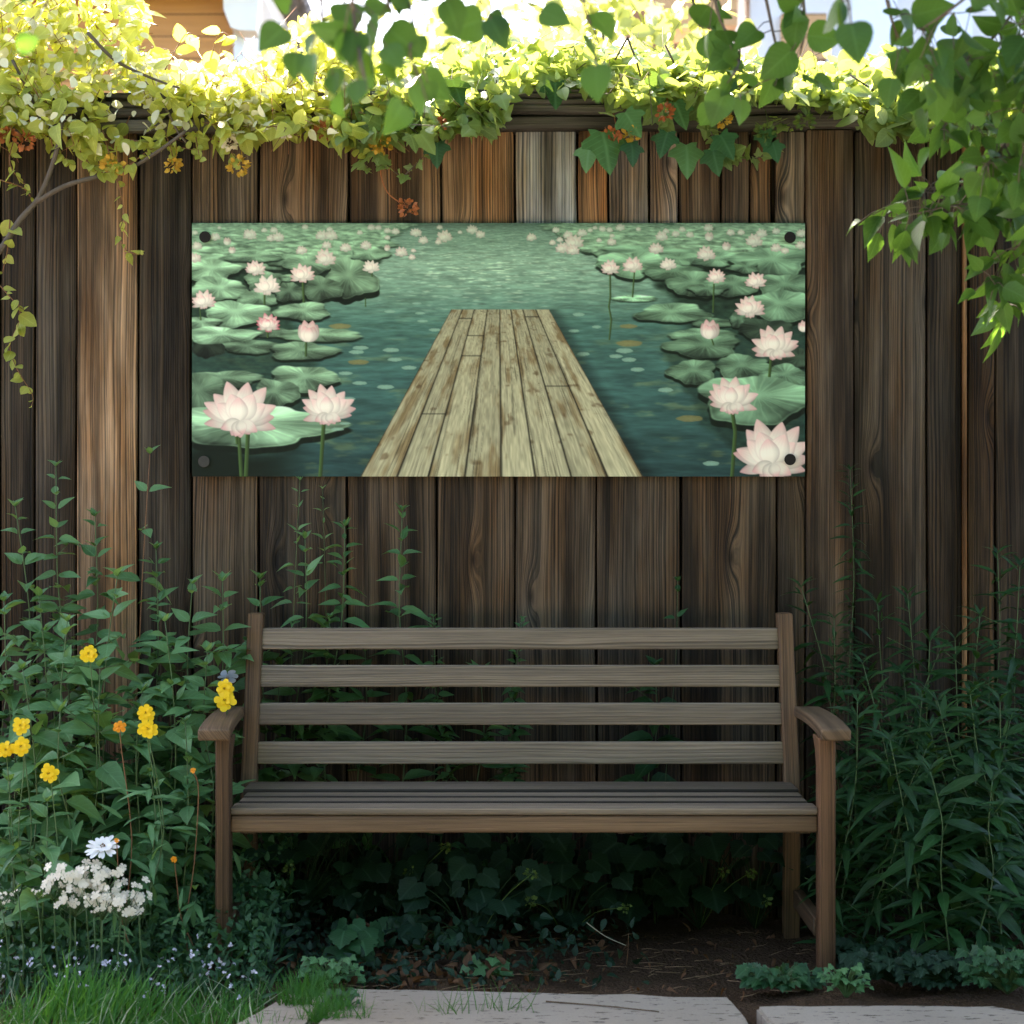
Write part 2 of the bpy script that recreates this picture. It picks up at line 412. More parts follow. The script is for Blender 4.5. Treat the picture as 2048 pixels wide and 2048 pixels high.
    def stem(pts, w, c=(62,84,44), al=1.):
        for (x0, y0), (x1, y1) in zip(pts[:-1], pts[1:]):
            b = box_of(min(x0, x1)-w-2, max(x0, x1)+w+2, min(y0, y1), max(y0, y1))
            if b is None: continue
            X, Y = sub(b)
            f = np.clip((Y-y0)/max(1e-3, (y1-y0)), 0, 1)
            q = X-(x0+(x1-x0)*f)
            m = ss(w/2+.8, w/2-.6, np.abs(q))*al
            cc = col(*c)*(1-.35*np.clip(q/w*2, -1, 1))[..., None]
            blend(m, cc, b)
    def pad(cx, cy, rx, ry, c, al=.9):
        b = box_of(cx-rx-2, cx+rx+2, cy-ry-2, cy+ry+2)
        if b is None: return
        X, Y = sub(b)
        r = np.hypot((X-cx)/rx, (Y-cy)/ry); th = np.arctan2((Y-cy)/ry, (X-cx)/rx)
        m = ss(1.06, .88, r*(1+.04*np.sin(5*th+cx)))*al
        L = .88+.05*(np.cos(9*th)*r)+.1*(1-r)
        blend(m, np.clip(col(*c)*L[..., None], 0, 1), b)
    l_ = lambda X, Y: ((X-42)/3.067, (Y-48)/3.067)
    r_ = lambda X, Y: (X/3.067+616.3, (Y-48)/3.067)
    k = 1/3.067
    # dark tangle under the leaf fields, so no water shows between them
    ledge = np.interp(yy, [0, 22, 45, 75, 110, 160, 200, 260, 300, 345, 380, 430, 507], [470, 400, 380, 350, 345, 265, 200, 240, 250, 240, 215, 225, 100])
    redge = np.interp(yy, [0, 22, 45, 75, 110, 160, 200, 260, 300, 345, 400, 450, 507], [690, 735, 770, 830, 920, 960, 990, 940, 955, 1000, 1015, 1080, 1120])
    wob = 30*(fbm(xx/30, yy/14, 3)-.45)*np.clip(yy/60, .2, 1)
    dm = np.maximum(ss(ledge+14, ledge-14, xx+wob), ss(redge-14, redge+14, xx+wob))
    dk = col(28,44,32)*(.45+1.2*fbm(xx/13, yy/7, 3))[..., None]
    hz = np.clip(1-yy/70., 0, 1)[..., None]*.75
    dk = dk*(1-hz)+col(84,126,102)*hz
    deep = ss(120, 260, yy)
    C[:] = C*(1-(dm*(.93-.35*deep))[..., None])+dk*(dm*(.93-.35*deep))[..., None]
    # far rows of leaves
    for by in np.concatenate([np.arange(4, 40, 2.2), np.arange(40, 78, 3.4)]):
        sc = .35+by/62.
        for side in (0, 1):
            lim = np.interp(by, [0, 22, 45, 78], [455, 390, 365, 330]) if side == 0 else np.interp(by, [0, 22, 45, 78], [700, 745, 790, 850])
            n = int(20/sc)
            for q in range(n):
                x = rg.uniform(-20, lim) if side == 0 else rg.uniform(lim, W+20)
                leaf(x, by+rg.uniform(-2, 2), 34*sc*rg.uniform(.6, 1.3), 7.5*sc*rg.uniform(.7, 1.4), rg.uniform(.70, 1.08), .35, int(rg.integers(1e6)))
    Lm = [(600,270,150,38,.95),(760,300,160,62,.98),(150,335,180,72,1.12),(1130,235,120,45,1.05),(420,255,170,36,.95),(1010,390,172,128,.86),(480,400,120,70,.85),
          (200,455,195,76,1.1),(840,452,125,78,.70),(450,510,140,52,.9),(640,470,92,66,.66),(650,385,80,22,.9),(320,605,208,82,1.14),(720,590,175,58,.98),
          (100,660,120,40,1.0),(215,742,222,62,1.12),(560,720,130,30,.7),(830,735,262,44,1.0,1),(390,805,180,44,.72),(720,832,212,58,.85),
          (250,1000,228,52,.82),(725,1000,210,84,.95),(90,1085,190,118,.72),(560,1092,142,92,.8),(430,1290,505,135,1.16)]
    for i, a in enumerate(Lm):
        x, y = l_(a[0], a[1]); leaf(x, y, a[2]*k*.96, a[3]*k*.94, a[4], .30, i, len(a) > 5)
    blk = ss(1410, 1490, yy*3.067+48+40*np.sin(xx/28.))*ss(270, 130, xx)
    C[:] = C*(1-.9*blk[..., None])+col(14,24,16)*.9*blk[..., None]
    x, y = l_(140, 800); leaf(x, y, 95*k, 78*k, .3, 0, 5)
    x, y = l_(215, 735); leaf(x, y, 222*k, 50*k, 1.12, 0, 15)
    Rm = [(880,225,290,42,1.0),(1100,270,200,40,.92),(800,300,215,82,1.1),(1050,345,190,50,.85),(1340,270,170,50,1.0),(1660,285,235,92,.98),(1500,320,90,40,.8),
          (1190,425,165,82,.86),(1440,430,180,68,.84),(1760,435,200,82,.84),(1270,455,120,40,.8),(820,510,142,22,1.35,1),(1720,555,205,102,.96),
          (1060,600,232,62,.96),(1300,660,130,34,.72),(1470,640,70,50,.75),(1240,735,212,44,.98,1),(1240,805,232,72,.78),(1620,700,170,70,.42),
          (1180,960,152,80,.84),(1490,930,180,80,.82),(1830,880,200,62,.5),(1740,985,160,70,.86),(1570,1130,362,158,1.0)]
    for i, a in enumerate(Rm):
        x, y = r_(a[0], a[1]); leaf(x, y, a[2]*k*.96, a[3]*k*.94, a[4], .26, 100+i, len(a) > 5, col(136,178,142))
    for X, Y, w in ((1075,812,50),(1050,838,48),(1262,826,52),(1285,884,46),(1372,934,48),(983,968,44),(1070,1028,46),(1228,1052,54),(1000,1124,44),(935,1310,40),(980,1275,34),
                    (1440,600,32),(1455,648,34),(1530,702,38),(1255,590,36),(1540,395,22),(1380,468,26),(1830,440,28),(1670,490,32),(1420,540,30)):
        x, y = l_(X, Y); pad(x, y, w*k, w*.26*k, (150,190,168), .85)
    for X, Y, w in ((450,708,34),(508,850,40),(480,608,38),(760,830,54),(708,864,42),(788,885,46),(840,945,44),(1012,1070,48),(1292,1520,52),(590,684,30),(580,460,26)):
        x, y = r_(X, Y); pad(x, y, w*k, w*.30*k, (150,190,168), .85)
    for f, X, Y, w in ((l_,1062,900,66),(l_,950,680,70),(r_,790,785,82),(r_,785,680,56),(r_,1160,1245,84)):
        x, y = f(X, Y); pad(x, y, w*k, w*.24*k, (150,140,86), .75)
    # dock
    top, by0, by1 = [518,540,564,590,615,637,661,687,714], 173, 507
    bot = [336,410,472,545,618,686,758,831,902]
    f = np.clip((yy-by0)/(by1-by0), 0, 1)
    inside = (yy >= by0)
    lx = top[0]+(bot[0]-top[0])*f; rx = top[-1]+(bot[-1]-top[-1])*f
    m = ss(-.8, .8, xx-lx)*ss(-.8, .8, rx-xx)*inside
    dep = 1/(f*.66+.34)                                          # depth along the planks
    uu = np.zeros_like(xx); idx = np.zeros_like(xx); gap = np.ones_like(xx)*99
    for i in range(8):
        a = top[i]+(bot[i]-top[i])*f; c = top[i+1]+(bot[i+1]-top[i+1])*f
        s_ = (xx >= a) & (xx < c)
        uu[s_] = ((xx-a)/(c-a))[s_]; idx[s_] = i
        gap = np.minimum(gap, np.where(s_, np.minimum(xx-a, c-xx), 99))
    prand = rg.random(8)
    pr = prand[idx.astype(int)]
    gx = uu*9+idx*13; gy = dep*3.2+pr*20
    grain = fbm(gx*2.4, gy*1.1, 4); streak = vn(gx*5.5+3*vn(gx*.7, gy*1.2), gy*2.0+9)
    edgey = ss(.25, .5, np.abs(uu-.5))
    stain = ss(.50, .80, fbm(uu*2.6+idx*7, dep*5.0+pr*9, 5)+.09*edgey+.16*(idx == 7)*ss(.3, 1, uu)+.05*(idx == 5))
    knot = ss(.60, .76, fbm(uu*2.6+idx*5+40, dep*17+pr*31, 3))
    fine = vn(uu*26+idx*40+1.5*vn(gx*.6, gy*1.3), dep*26+pr*70)
    Ld = .80+.22*(grain-.35)+.08*(streak-.5)+.20*(fine-.5)+.08*(pr-.5)
    cd = col(210,204,166)*Ld[..., None]
    cd = cd*(1-.62*stain[..., None])+col(124,96,58)*(.6+.5*streak)[..., None]*(.62*stain[..., None])
    cd = cd*(1-.45*knot[..., None])+col(70,48,28)*.45*knot[..., None]
    crk = ss(.80, .87, vn(gx*3.2+2*vn(gx*.5, gy), gy*.8+3))
    cd *= (1-.28*crk)[..., None]
    ends = np.zeros_like(xx)
    for i in range(8):
        for e in (.45+.2*np.sin(i*2.1), .12+.08*np.cos(i*3.7)):
            yl = by0+e*(by1-by0)
            ends = np.maximum(ends, (idx == i)*np.exp(-((yy-yl)/1.0)**2)*(i in (1, 2, 6)))
    cd *= (1-.55*ends)[..., None]
    cd *= (1-.72*np.exp(-(gap/(1.0+1.2*f))**2))[..., None]
    cd *= (.93+.12*f)[..., None]
    sh = ss(-26, 0, xx-lx)*(xx < lx)*inside*.0+ss(34, 0, xx-rx)*(xx > rx)*inside*.35
    C *= (1-sh)[..., None]
    C[:] = C*(1-m[..., None])+np.clip(cd, 0, 1)*m[..., None]
    # stems and flowers
    for f, pts, w in ((r_,[(672,360),(674,500),(665,560),(680,640),(668,760)],3.2),(r_,[(822,335),(810,500)],2.6),(r_,[(1308,425),(1304,595)],3),(r_,[(1660,865),(1648,988)],5.5),
                      (r_,[(1290,740),(1306,795)],2.6),(r_,[(1420,1190),(1440,1330),(1420,1604)],7.5),(l_,[(325,1290),(345,1604)],7),(l_,[(385,1320),(372,1604)],8),(l_,[(308,1300),(318,1400)],5),
                      (l_,[(852,1230),(828,1604)],7.5),(l_,[(742,760),(740,862)],4),(l_,[(505,695),(507,748)],4),(l_,[(487,485),(487,548)],3.4),(l_,[(722,410),(728,535)],4.5),
                      (l_,[(1145,345),(1145,375)],2),(l_,[(1105,510),(1106,560)],2),(l_,[(90,560),(96,640)],2.4)):
        stem([f(*p) for p in pts], w)
    FL = [(60,105,40),(210,75,26),(485,90,40),(545,88,52),(885,85,44),(735,70,44),(1070,105,40),(1140,72,52),(1185,74,44),(1240,92,46),(1290,97,54),(1415,102,76),(1560,72,40),
          (1685,103,30),(1760,85,76),(1810,115,64),(1590,125,100),(1552,162,44),(1460,150,66),(1240,135,40),(398,112,94),(525,138,60),(570,130,80),(840,120,84),(895,120,84),(185,130,64),(75,185,68),(258,160,40,'b'),
          (288,214,36,'b'),(715,210,74),(868,180,66),(985,195,76),(1108,182,74),(1238,200,32,'b'),(1325,222,82),(1400,215,36),(1390,255,48),(60,257,84),(860,255,136),(430,318,130),
          (720,352,156),(1140,312,108,'w'),(505,425,166,'w'),(115,512,156),(510,655,150,'p'),(757,712,112,'b'),(875,1150,315),(335,1170,430)]
    FR = [(190,132,66),(340,88,50),(365,148,46),(320,165,46),(415,118,66),(500,104,66),(550,90,36),(580,76,34),(625,82,48),(670,88,44),(685,125,34),(450,160,128),(380,196,90),(445,208,86),(605,152,38),
          (683,160,62),(735,72,60),(845,84,34),(1015,95,44),(1115,85,46),(990,125,82),(1075,112,54),(1162,117,52),(1275,72,64),(1280,130,46,'b'),(1410,103,56),(1475,103,50),(1600,108,76),(1555,152,110),(1690,95,54),
          (1845,108,70),(1840,180,70),(1690,197,70),(1745,215,56),(1385,190,44,'b'),(955,200,96),(1260,232,120),(672,315,120),(812,298,132),(1028,296,104,'w'),(1322,370,118),(1565,395,136),
          (1530,555,188),(1283,700,100,'b'),(1860,680,60,'b'),(1682,770,275),(1420,1090,300),(1668,1425,460)]
    for F_, fs, sd in ((l_, FL, 0), (r_, FR, 500)):
        for i, a in enumerate(fs):
            x, y = F_(a[0], a[1]); kd = a[3] if len(a) > 3 else 'o'
            flower(x, y, a[2]*k*(.93 if a[2] < 200 else .98), 'b' if kd == 'b' else 'o', {'w': .2, 'p': 1.3}.get(kd, .50), sd+i)
    C *= (1-.16*ss(14, 0, yy))[..., None]                        # the darker far shore of the print
    C = np.clip(C, 0, 1)
    return C
# ---------------------------------------------------------------- material library
M = {}
M['fence'] = wood('fence_timber', (.142, .084, .043), (.013, .010, .007), .45, 170, .62, 1.25, .9, .15, greycol=(.215, .185, .150), stains=1.15)
M['bench'] = wood('bench_timber', (.290, .222, .160), (.085, .064, .046), .10, 200, .22, .75, .5, .25, .55, (.27, .225, .17), .5)
M['benchleg'] = wood('bench_leg_timber', (.165, .098, .052), (.040, .024, .013), .1, 210, .12, .75, .4, .2, .58, (.2, .16, .13), .6)
M['cap'] = wood('cap_timber', (.15, .130, .105), (.030, .026, .021), .2, 110, .6, 1.2, .8, .25, .6)
M['leaf_bed'] = leafmat('bed_leaf', (.034, .100, .034), (.085, .190, .072), .24, .45, .28)
M['leaf_light'] = leafmat('light_bed_leaf', (.060, .145, .050), (.125, .250, .105), .26, .42, .35)
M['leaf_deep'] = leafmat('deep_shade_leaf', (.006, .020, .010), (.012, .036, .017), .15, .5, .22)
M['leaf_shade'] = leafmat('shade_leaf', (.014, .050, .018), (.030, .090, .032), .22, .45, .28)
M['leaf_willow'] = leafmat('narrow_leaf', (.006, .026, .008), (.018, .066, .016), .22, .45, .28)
M['leaf_ivy'] = leafmat('ivy_leaf', (.055, .115, .040), (.20, .29, .10), .42, .38, .5, (.55, .62, .10))
M['leaf_gold'] = leafmat('sunny_vine_leaf', (.19, .25, .025), (.50, .52, .14), .50, .5, .3, (.80, .80, .12))
M['leaf_tree'] = leafmat('tree_leaf', (.020, .058, .012), (.046, .115, .020), .40, .45, .25, (.16, .30, .03))
M['leaf_far'] = leafmat('far_leaf', (.12, .18, .04), (.32, .36, .12), .45, .5, .3, (.62, .62, .14), 0)
M['grass'] = leafmat('grass_blade', (.016, .085, .008), (.060, .19, .020), .35, .45, .25, (.16, .36, .04), .1)
M['drygrass'] = leafmat('dry_blade', (.20, .23, .13), (.42, .44, .30), .3, .5, .3, (.4, .4, .2), .1)
M['litter'] = leafmat('dead_leaf', (.045, .024, .011), (.13, .062, .028), .2, .7, .2, (.30, .13, .04), .4)
M['stem'] = plain('green_stem', (.075, .125, .045), .5, .35, .3, 60, .1)
M['redstem'] = plain('reddish_stem', (.20, .095, .045), .55, .3, .3, 60, .1)
M['bark'] = plain('bark', (.105, .085, .068), .85, .15, .45, 45, .6)
M['twig'] = plain('pale_twig', (.42, .35, .24), .7, .2, .3, 70, .2)
M['straw'] = plain('dry_straw', (.20, .125, .07), .7, .2, .5, 70, .2)
M['browntwig'] = plain('brown_twig', (.10, .06, .035), .8, .2, .3, 70, .2)
M['yellow'] = plain('yellow_petal', (.86, .58, .012), .5, .25, .10, 90, .15, .25)
M['orange'] = plain('orange_petal', (.80, .30, .01), .5, .25, .15, 90, .15, .25)
M['white'] = plain('white_petal', (.82, .80, .78), .55, .2, .08, 90, .12, .25)
M['cream'] = plain('cream_petal', (.74, .66, .53), .55, .2, .22, 70, .12, .25)
M['pale'] = leafmat('pale_vine_leaf', (.50, .50, .26), (.80, .78, .58), .40, .45, .4, (.85, .82, .55), .2)
M['blue'] = plain('pale_blue_petal', (.42, .50, .66), .5, .25, .12, 70, .12, .25)
M['lilac'] = plain('lilac_petal', (.60, .56, .66), .5, .2, .2, 90, .1, .2)
M['dimstem'] = plain('dark_stem', (.018, .036, .014), .6, .15, .3, 60, .1)
M['lime'] = plain('lime_floret', (.10, .15, .03), .5, .25, .3, 90, .15, .2)
M['disc'] = plain('flower_disc', (.20, .09, .015), .8, .15, .4, 200, .5)
M['berry'] = plain('rusty_seed', (.34, .11, .035), .55, .3, .5, 120, .3)
M['amber'] = plain('amber_floret', (.55, .33, .04), .55, .3, .4, 120, .3, .2)

def soilmat():
    s = NT('soil'); p = s.n('ShaderNodeNewGeometry').outputs['Position']
    a = s.noise(p, 5, 5, .6); b = s.noise(p, 60, 4, .7); v = s.n('ShaderNodeTexVoronoi'); s.l(p, v.inputs['Vector']); v.inputs['Scale'].default_value = 95
    c = s.mix(s.math('ADD', s.math('MULTIPLY', a, .5), s.math('MULTIPLY', b, .5)), (.020, .012, .007, 1), (.115, .070, .040, 1))
    c = s.mix(s.ramp(v.outputs['Distance'], [(.05, (1, 1, 1)), (.22, (0, 0, 0))]), c, (.16, .11, .07, 1))
    return s.done(s.bsdf(c, .95, .1, s.bump(s.math('ADD', s.math('MULTIPLY', b, 1.2), s.math('MULTIPLY', v.outputs['Distance'], .6)), .9, .02)))
M['soil'] = soilmat()
def stonemat():
    s = NT('paving_stone'); p = s.n('ShaderNodeNewGeometry').outputs['Position']
    a = s.noise(p, 3.5, 5, .6); b = s.noise(p, 130, 3, .7); q = s.noise(s.comb(s.math('MULTIPLY', s.xyz(p)[0], 22), s.math('MULTIPLY', s.xyz(p)[1], 75), 0), 1, 3, .6)
    c = s.mix(a, (.20, .168, .132, 1), (.36, .305, .245, 1))
    c = s.mix(s.math('MULTIPLY', s.math('SUBTRACT', b, .45), .8, clamp=True), c, (.13, .12, .105, 1))
    c = s.mix(s.ramp(q, [(.60, (0, 0, 0)), (.64, (1, 1, 1))]), c, (.035, .027, .02, 1))
    st = s.noise(p, 1.6, 3, .5)
    c = s.mix(s.math('MULTIPLY', s.ramp(st, [(.48, (0, 0, 0)), (.7, (1, 1, 1))]), .45), c, (.20, .15, .10, 1))
    return s.done(s.bsdf(c, .85, .25, s.bump(s.math('ADD', b, s.math('MULTIPLY', q, -.5)), .35, .006)))
M['stone'] = stonemat()
def siding(name, c0, c1, pitch=.16):
    s = NT(name); p = s.n('ShaderNodeNewGeometry').outputs['Position']; x, y, z = s.xyz(p)
    k = s.math('FRACT', s.math('MULTIPLY', z, 1/pitch))
    n = s.noise(s.comb(s.math('MULTIPLY', x, 1.2), 0, s.math('MULTIPLY', z, 26)), 1, 4, .6)
    c = s.mix(n, (*c0, 1), (*c1, 1)); c = s.mix(s.math('LESS_THAN', k, .06), c, tuple(q*.35 for q in c0)+(1,))
    return s.done(s.bsdf(c, .6, .3, s.bump(s.math('ADD', k, n), .5, .02)))

HEDGE = 4.6                                                          # its height
# ---------------------------------------------------------------- ground
def lerp_lines(a, b, c, d, n, e): return np.concatenate([np.linspace(a, b, e, endpoint=False), np.linspace(b, c, n, endpoint=False), np.linspace(c, d, e)])
gx_, gy_ = lerp_lines(-90, -2.2, 2.2, 90, 150, 12), lerp_lines(-40, 3.5, 5.7, 170, 90, 12)
XX, YY = np.meshgrid(gx_, gy_)
T_ = RG.random((64, 64))
def vnoise(x, y):
    xi = np.floor(x).astype(int); yi = np.floor(y).astype(int); fx = x-xi; fy = y-yi; fx = fx*fx*(3-2*fx); fy = fy*fy*(3-2*fy)
    return (T_[yi % 64, xi % 64]*(1-fx)+T_[yi % 64, (xi+1) % 64]*fx)*(1-fy)+(T_[(yi+1) % 64, xi % 64]*(1-fx)+T_[(yi+1) % 64, (xi+1) % 64]*fx)*fy
near = (np.abs(XX) < 2.2)*(YY > 3.5)*(YY < 5.7)
ZZ = near*((vnoise(XX*5, YY*5)-.5)*.03+(vnoise(XX*17, YY*17)-.5)*.016)-.012
nx, ny = len(gx_), len(gy_)
mb = MB(); i_ = np.arange((ny-1)*(nx-1)); r_, c_ = i_//(nx-1), i_ % (nx-1)
mb.add(np.stack([XX.ravel(), YY.ravel(), ZZ.ravel()], 1), np.stack([r_*nx+c_, r_*nx+c_+1, (r_+1)*nx+c_+1, (r_+1)*nx+c_], 1))
tag(mb.build('ground', M['soil']), kind='structure')

# paving stones set in the soil
def slab(pts, top, th, label):
    bm = bmesh.new(); vs = [bm.verts.new((x, y, top)) for x, y in pts]; f = bm.faces.new(vs)
    r = bmesh.ops.extrude_face_region(bm, geom=[f])
    for v in r['geom']:
        if isinstance(v, bmesh.types.BMVert): v.co.z -= th
    bmesh.ops.recalc_face_normals(bm, faces=bm.faces)
    bmesh.ops.bevel(bm, geom=[e for e in bm.edges if max(v.co.z for v in e.verts) > top-.001], offset=.007, segments=2, affect='EDGES')
    mb = MB(); bm.verts.index_update(); mb.add([tuple(v.co) for v in bm.verts], [[v.index for v in p.verts] for p in bm.faces]); bm.free()
    tag(mb.build('paving_stone', M['stone'], smooth=False, loc=(sum(p[0] for p in pts)/len(pts), sum(p[1] for p in pts)/len(pts), top-th)), label, 'paving stone', 'paving stones in front of the bench', 'thing')
SZ = .03
def gp(u, v): y = (CZ-SZ)*F/(v-1024); return (GX(u, y), y)
def wob(a, b, n=7, s=.006):
    a, b = np.array(a), np.array(b); return [tuple(a+(b-a)*k/n+(RG.normal(size=2)*s if 0 < k else 0)) for k in range(n)]
A, B = gp(702, 1976), gp(1458, 1993)
C_, D_ = (B[0]+.055, 3.45), (A[0]-.16, 3.45)
slab(wob(A, B, 12)+wob(B, C_, 6)+wob(C_, D_, 4)+wob(D_, A, 6), SZ, .05, 'large grey paving stone in the middle, before the bench, with a twig lying on it')
A, B = gp(1512, 2012), gp(1985, 2011)
slab(wob(A, B, 9)+wob(B, (B[0]+.10, B[1]-.08), 2)+wob((B[0]+.10, B[1]-.08), (B[0]+.2, 3.45), 5)+wob((B[0]+.2, 3.45), (A[0]+.12, 3.45), 4)+wob((A[0]+.12, 3.45), A, 6), SZ, .05,
     'grey paving stone at the right, in front of the low leafy ground plants')
A, B = gp(575, 1984), gp(662, 1980)
slab(wob(A, B, 3)+wob(B, (B[0]-.10, 3.45), 6)+wob((B[0]-.10, 3.45), (A[0]-.35, 3.45), 4)+wob((A[0]-.35, 3.45), A, 6), SZ-.004, .05, 'overgrown paving stone at the left, half hidden by grass')

# unseen paved terrace, added to bounce warm sunlight up onto the fence
mb = MB(); cbox(mb, (-7, -6, -.06), (7, 2.9, .012), 0, .004, None, (1, 1, 1)); tag(mb.build('bounce_terrace', plain('bounce_paving', (.27, .24, .20), .85, .2, .2, 5, .1), smooth=False), kind='structure')
# unseen tall hedge, added behind the camera to block the low sky light
hedge = empty('sky_blocking_hedge', (0, -2.6, 0), 'unseen tall hedge added behind the camera to block low sky light', 'hedge')
mb = MB(); cbox(mb, (-9, -3.2, 0), (9, -2.3, HEDGE-.1), 0, .1); mb.build('inner_growth', plain('hedge_core', (.02, .035, .015), .9), hedge)
mb = MB(); n = 9000; q = np.stack([RG.uniform(-9, 9, n), RG.uniform(-2.35, -2.15, n), RG.uniform(0, HEDGE, n)], 1)
leaves(mb, ROUND, q, rdir(n, (0, .2, -.3)), rdir(n, (0, .9, .4), .5), RG.uniform(.08, .16, n)); mb.build('foliage', M['leaf_shade'], hedge)
# ---------------------------------------------------------------- fence
FY = 5.45
fence = empty('wooden_fence', (0, FY, 0), 'tall weathered brown board fence with vines growing along its top', 'fence')
ZTOP = GZ(262, FY)
def boards(mb, lst, z0, z1, y0=FY, th=.022):
    for e in lst:
        ua, ub, c = e[0], e[1], e[2]; ub2 = e[3] if len(e) > 3 else ub; ua2 = e[4] if len(e) > 4 else ua
        dy = e[5] if len(e) > 5 else rnd.uniform(-.007, .005)
        xa, xb, xa2, xb2 = GX(ua, y0)+.0036, GX(ub, y0)-.0036, GX(ua2, y0)+.0036, GX(ub2, y0)-.0036
        sd_ = rnd.random(); k = rnd.uniform(-.004, .004)
        def wp(p, xa=xa, xb=xb, xa2=xa2, xb2=xb2, z0=z0, z1=z1, k=k):
            t = (p[:, 2]-z0)/(z1-z0); f = (p[:, 0]-xa)/(xb-xa)
            q = p.copy(); q[:, 0] = (xa+(xa2-xa)*t)*(1-f)+(xb+(xb2-xb)*t)*f+.0015*np.sin(t*9+sd_*30)
            q[:, 1] += k*np.sin(t*3+sd_*9); return q
        cbox(mb, (xa, y0+dy, z0), (xb, y0+dy+th, z1), 2, .0035, sd_, c, wp, 8)
W_ = lambda r, g=None, b=None: (r, g or r, b or r)
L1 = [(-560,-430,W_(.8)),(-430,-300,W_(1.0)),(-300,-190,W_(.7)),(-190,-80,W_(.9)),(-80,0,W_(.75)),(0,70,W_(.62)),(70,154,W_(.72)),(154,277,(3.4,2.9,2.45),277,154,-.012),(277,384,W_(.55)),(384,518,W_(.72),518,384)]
mb = MB(); boards(mb, L1[:-1], -.02, ZTOP); mb.build('board_panel', M['fence'], fence)
zb, zt = GZ(700, FY), GZ(698, FY)
mb = MB()
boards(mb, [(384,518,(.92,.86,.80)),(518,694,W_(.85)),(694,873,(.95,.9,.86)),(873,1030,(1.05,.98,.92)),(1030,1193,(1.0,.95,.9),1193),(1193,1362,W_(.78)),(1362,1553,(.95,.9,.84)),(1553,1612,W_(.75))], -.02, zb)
boards(mb, [(384,518,(1.2,1.2,1.2)),(518,697,(1.4,1.2,1.05)),(697,882,(1.8,1.5,1.2)),(882,1030,(3.2,2.6,2.0)),(1030,1155,(3.2,4.2,6.0)),(1155,1217,(3.0,2.1,1.4)),(1217,1298,(2.3,2.5,2.9)),(1298,1357,(2.5,2.6,3.0)),  # bright warm tints stand in for the orange light along the fence top
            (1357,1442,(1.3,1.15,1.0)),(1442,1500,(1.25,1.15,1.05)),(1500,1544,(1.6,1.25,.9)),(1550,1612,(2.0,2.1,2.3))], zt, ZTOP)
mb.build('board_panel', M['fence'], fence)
mb = MB()
boards(mb, [(1706,1856,W_(.82),1852,1706),(1856,1924,W_(.50),1924,1852),(1934,1990,(.8,.66,.5)),(1990,2066,W_(.55)),(2066,2180,W_(.62)),(2180,2300,W_(.7)),(2300,2430,W_(.6)),(2430,2580,W_(.7))], -.02, ZTOP, FY+.012)
mb.build('board_panel', M['fence'], fence)
mb = MB(); cbox(mb, (GX(1612, FY), FY-.022, -.02), (GX(1704, FY), FY+.07, ZTOP), 2, .005, None, (1.1, 1.02, .95), None, 6); mb.build('post', M['fence'], fence)
mb = MB(); cbox(mb, (GX(1925.5, FY), FY-.012, -.02), (GX(1932, FY), FY+.03, ZTOP), 2, .002, None, (3.6, 2.6, 1.7)); mb.build('lit_edge_strip', M['fence'], fence)  # strip coloured bright to stand for a board edge catching the light
mb = MB()
boards(mb, [(u, u+175, W_(.5)) for u in range(-620, 2600, 180)], -.02, ZTOP+.012, FY+.05)
boards(mb, [(u, u+175, W_(.5)) for u in range(-530, 2600, 180)], -.02, ZTOP+.012, FY+.078)
mb.build('back_boards', M['fence'], fence)
# the weathered cap: stacked, slightly uneven timbers
xl, xr = GX(-600, FY), GX(2600, FY)
def capwave(a, b):
    def wp(p):
        q = p.copy(); q[:, 2] += .007*np.sin(q[:, 0]*2.1+a)+.004*np.sin(q[:, 0]*6.3+b); q[:, 1] += .004*np.sin(q[:, 0]*4.1+b); return q
    return wp
mb = MB(); cbox(mb, (xl, FY-.045, ZTOP-.006), (xr, FY+.13, ZTOP+.034), 0, .008, None, W_(1.0), capwave(0, 1), 60); mb.build('top_rail', M['cap'], fence)
mb = MB()
cbox(mb, (xl, FY-.06, ZTOP+.036), (xr, FY+.14, ZTOP+.062), 0, .008, None, W_(.75), capwave(.6, 2), 60)
cbox(mb, (xl, FY-.05, ZTOP+.066), (xr, FY+.13, ZTOP+.084), 0, .007, None, W_(.9), capwave(1.0, 4), 60)
cbox(mb, (xl, FY-.03, ZTOP+.092), (GX(1010, FY), FY+.12, ZTOP+.112), 0, .007, None, W_(.6), capwave(1.4, 3), 40)
cbox(mb, (GX(1085, FY), FY-.035, ZTOP+.088), (xr, FY+.12, ZTOP+.110), 0, .007, None, W_(.65), capwave(1.9, 3), 40)
def gable(p):
    q = p.copy(); q[:, 2] -= .25*np.clip(np.abs(q[:, 0]-GX(1120, FY))-.11, 0, 9); return q
cbox(mb, (GX(1020, FY), FY-.042, ZTOP+.090), (GX(1230, FY), FY+.12, ZTOP+.106), 0, .005, None, W_(.9), gable, 16)
cbox(mb, (GX(1050, FY), FY-.034, ZTOP+.109), (GX(1200, FY), FY+.11, ZTOP+.120), 0, .004, None, W_(.7), None, 8)
mb.build('cap', M['cap'], fence)

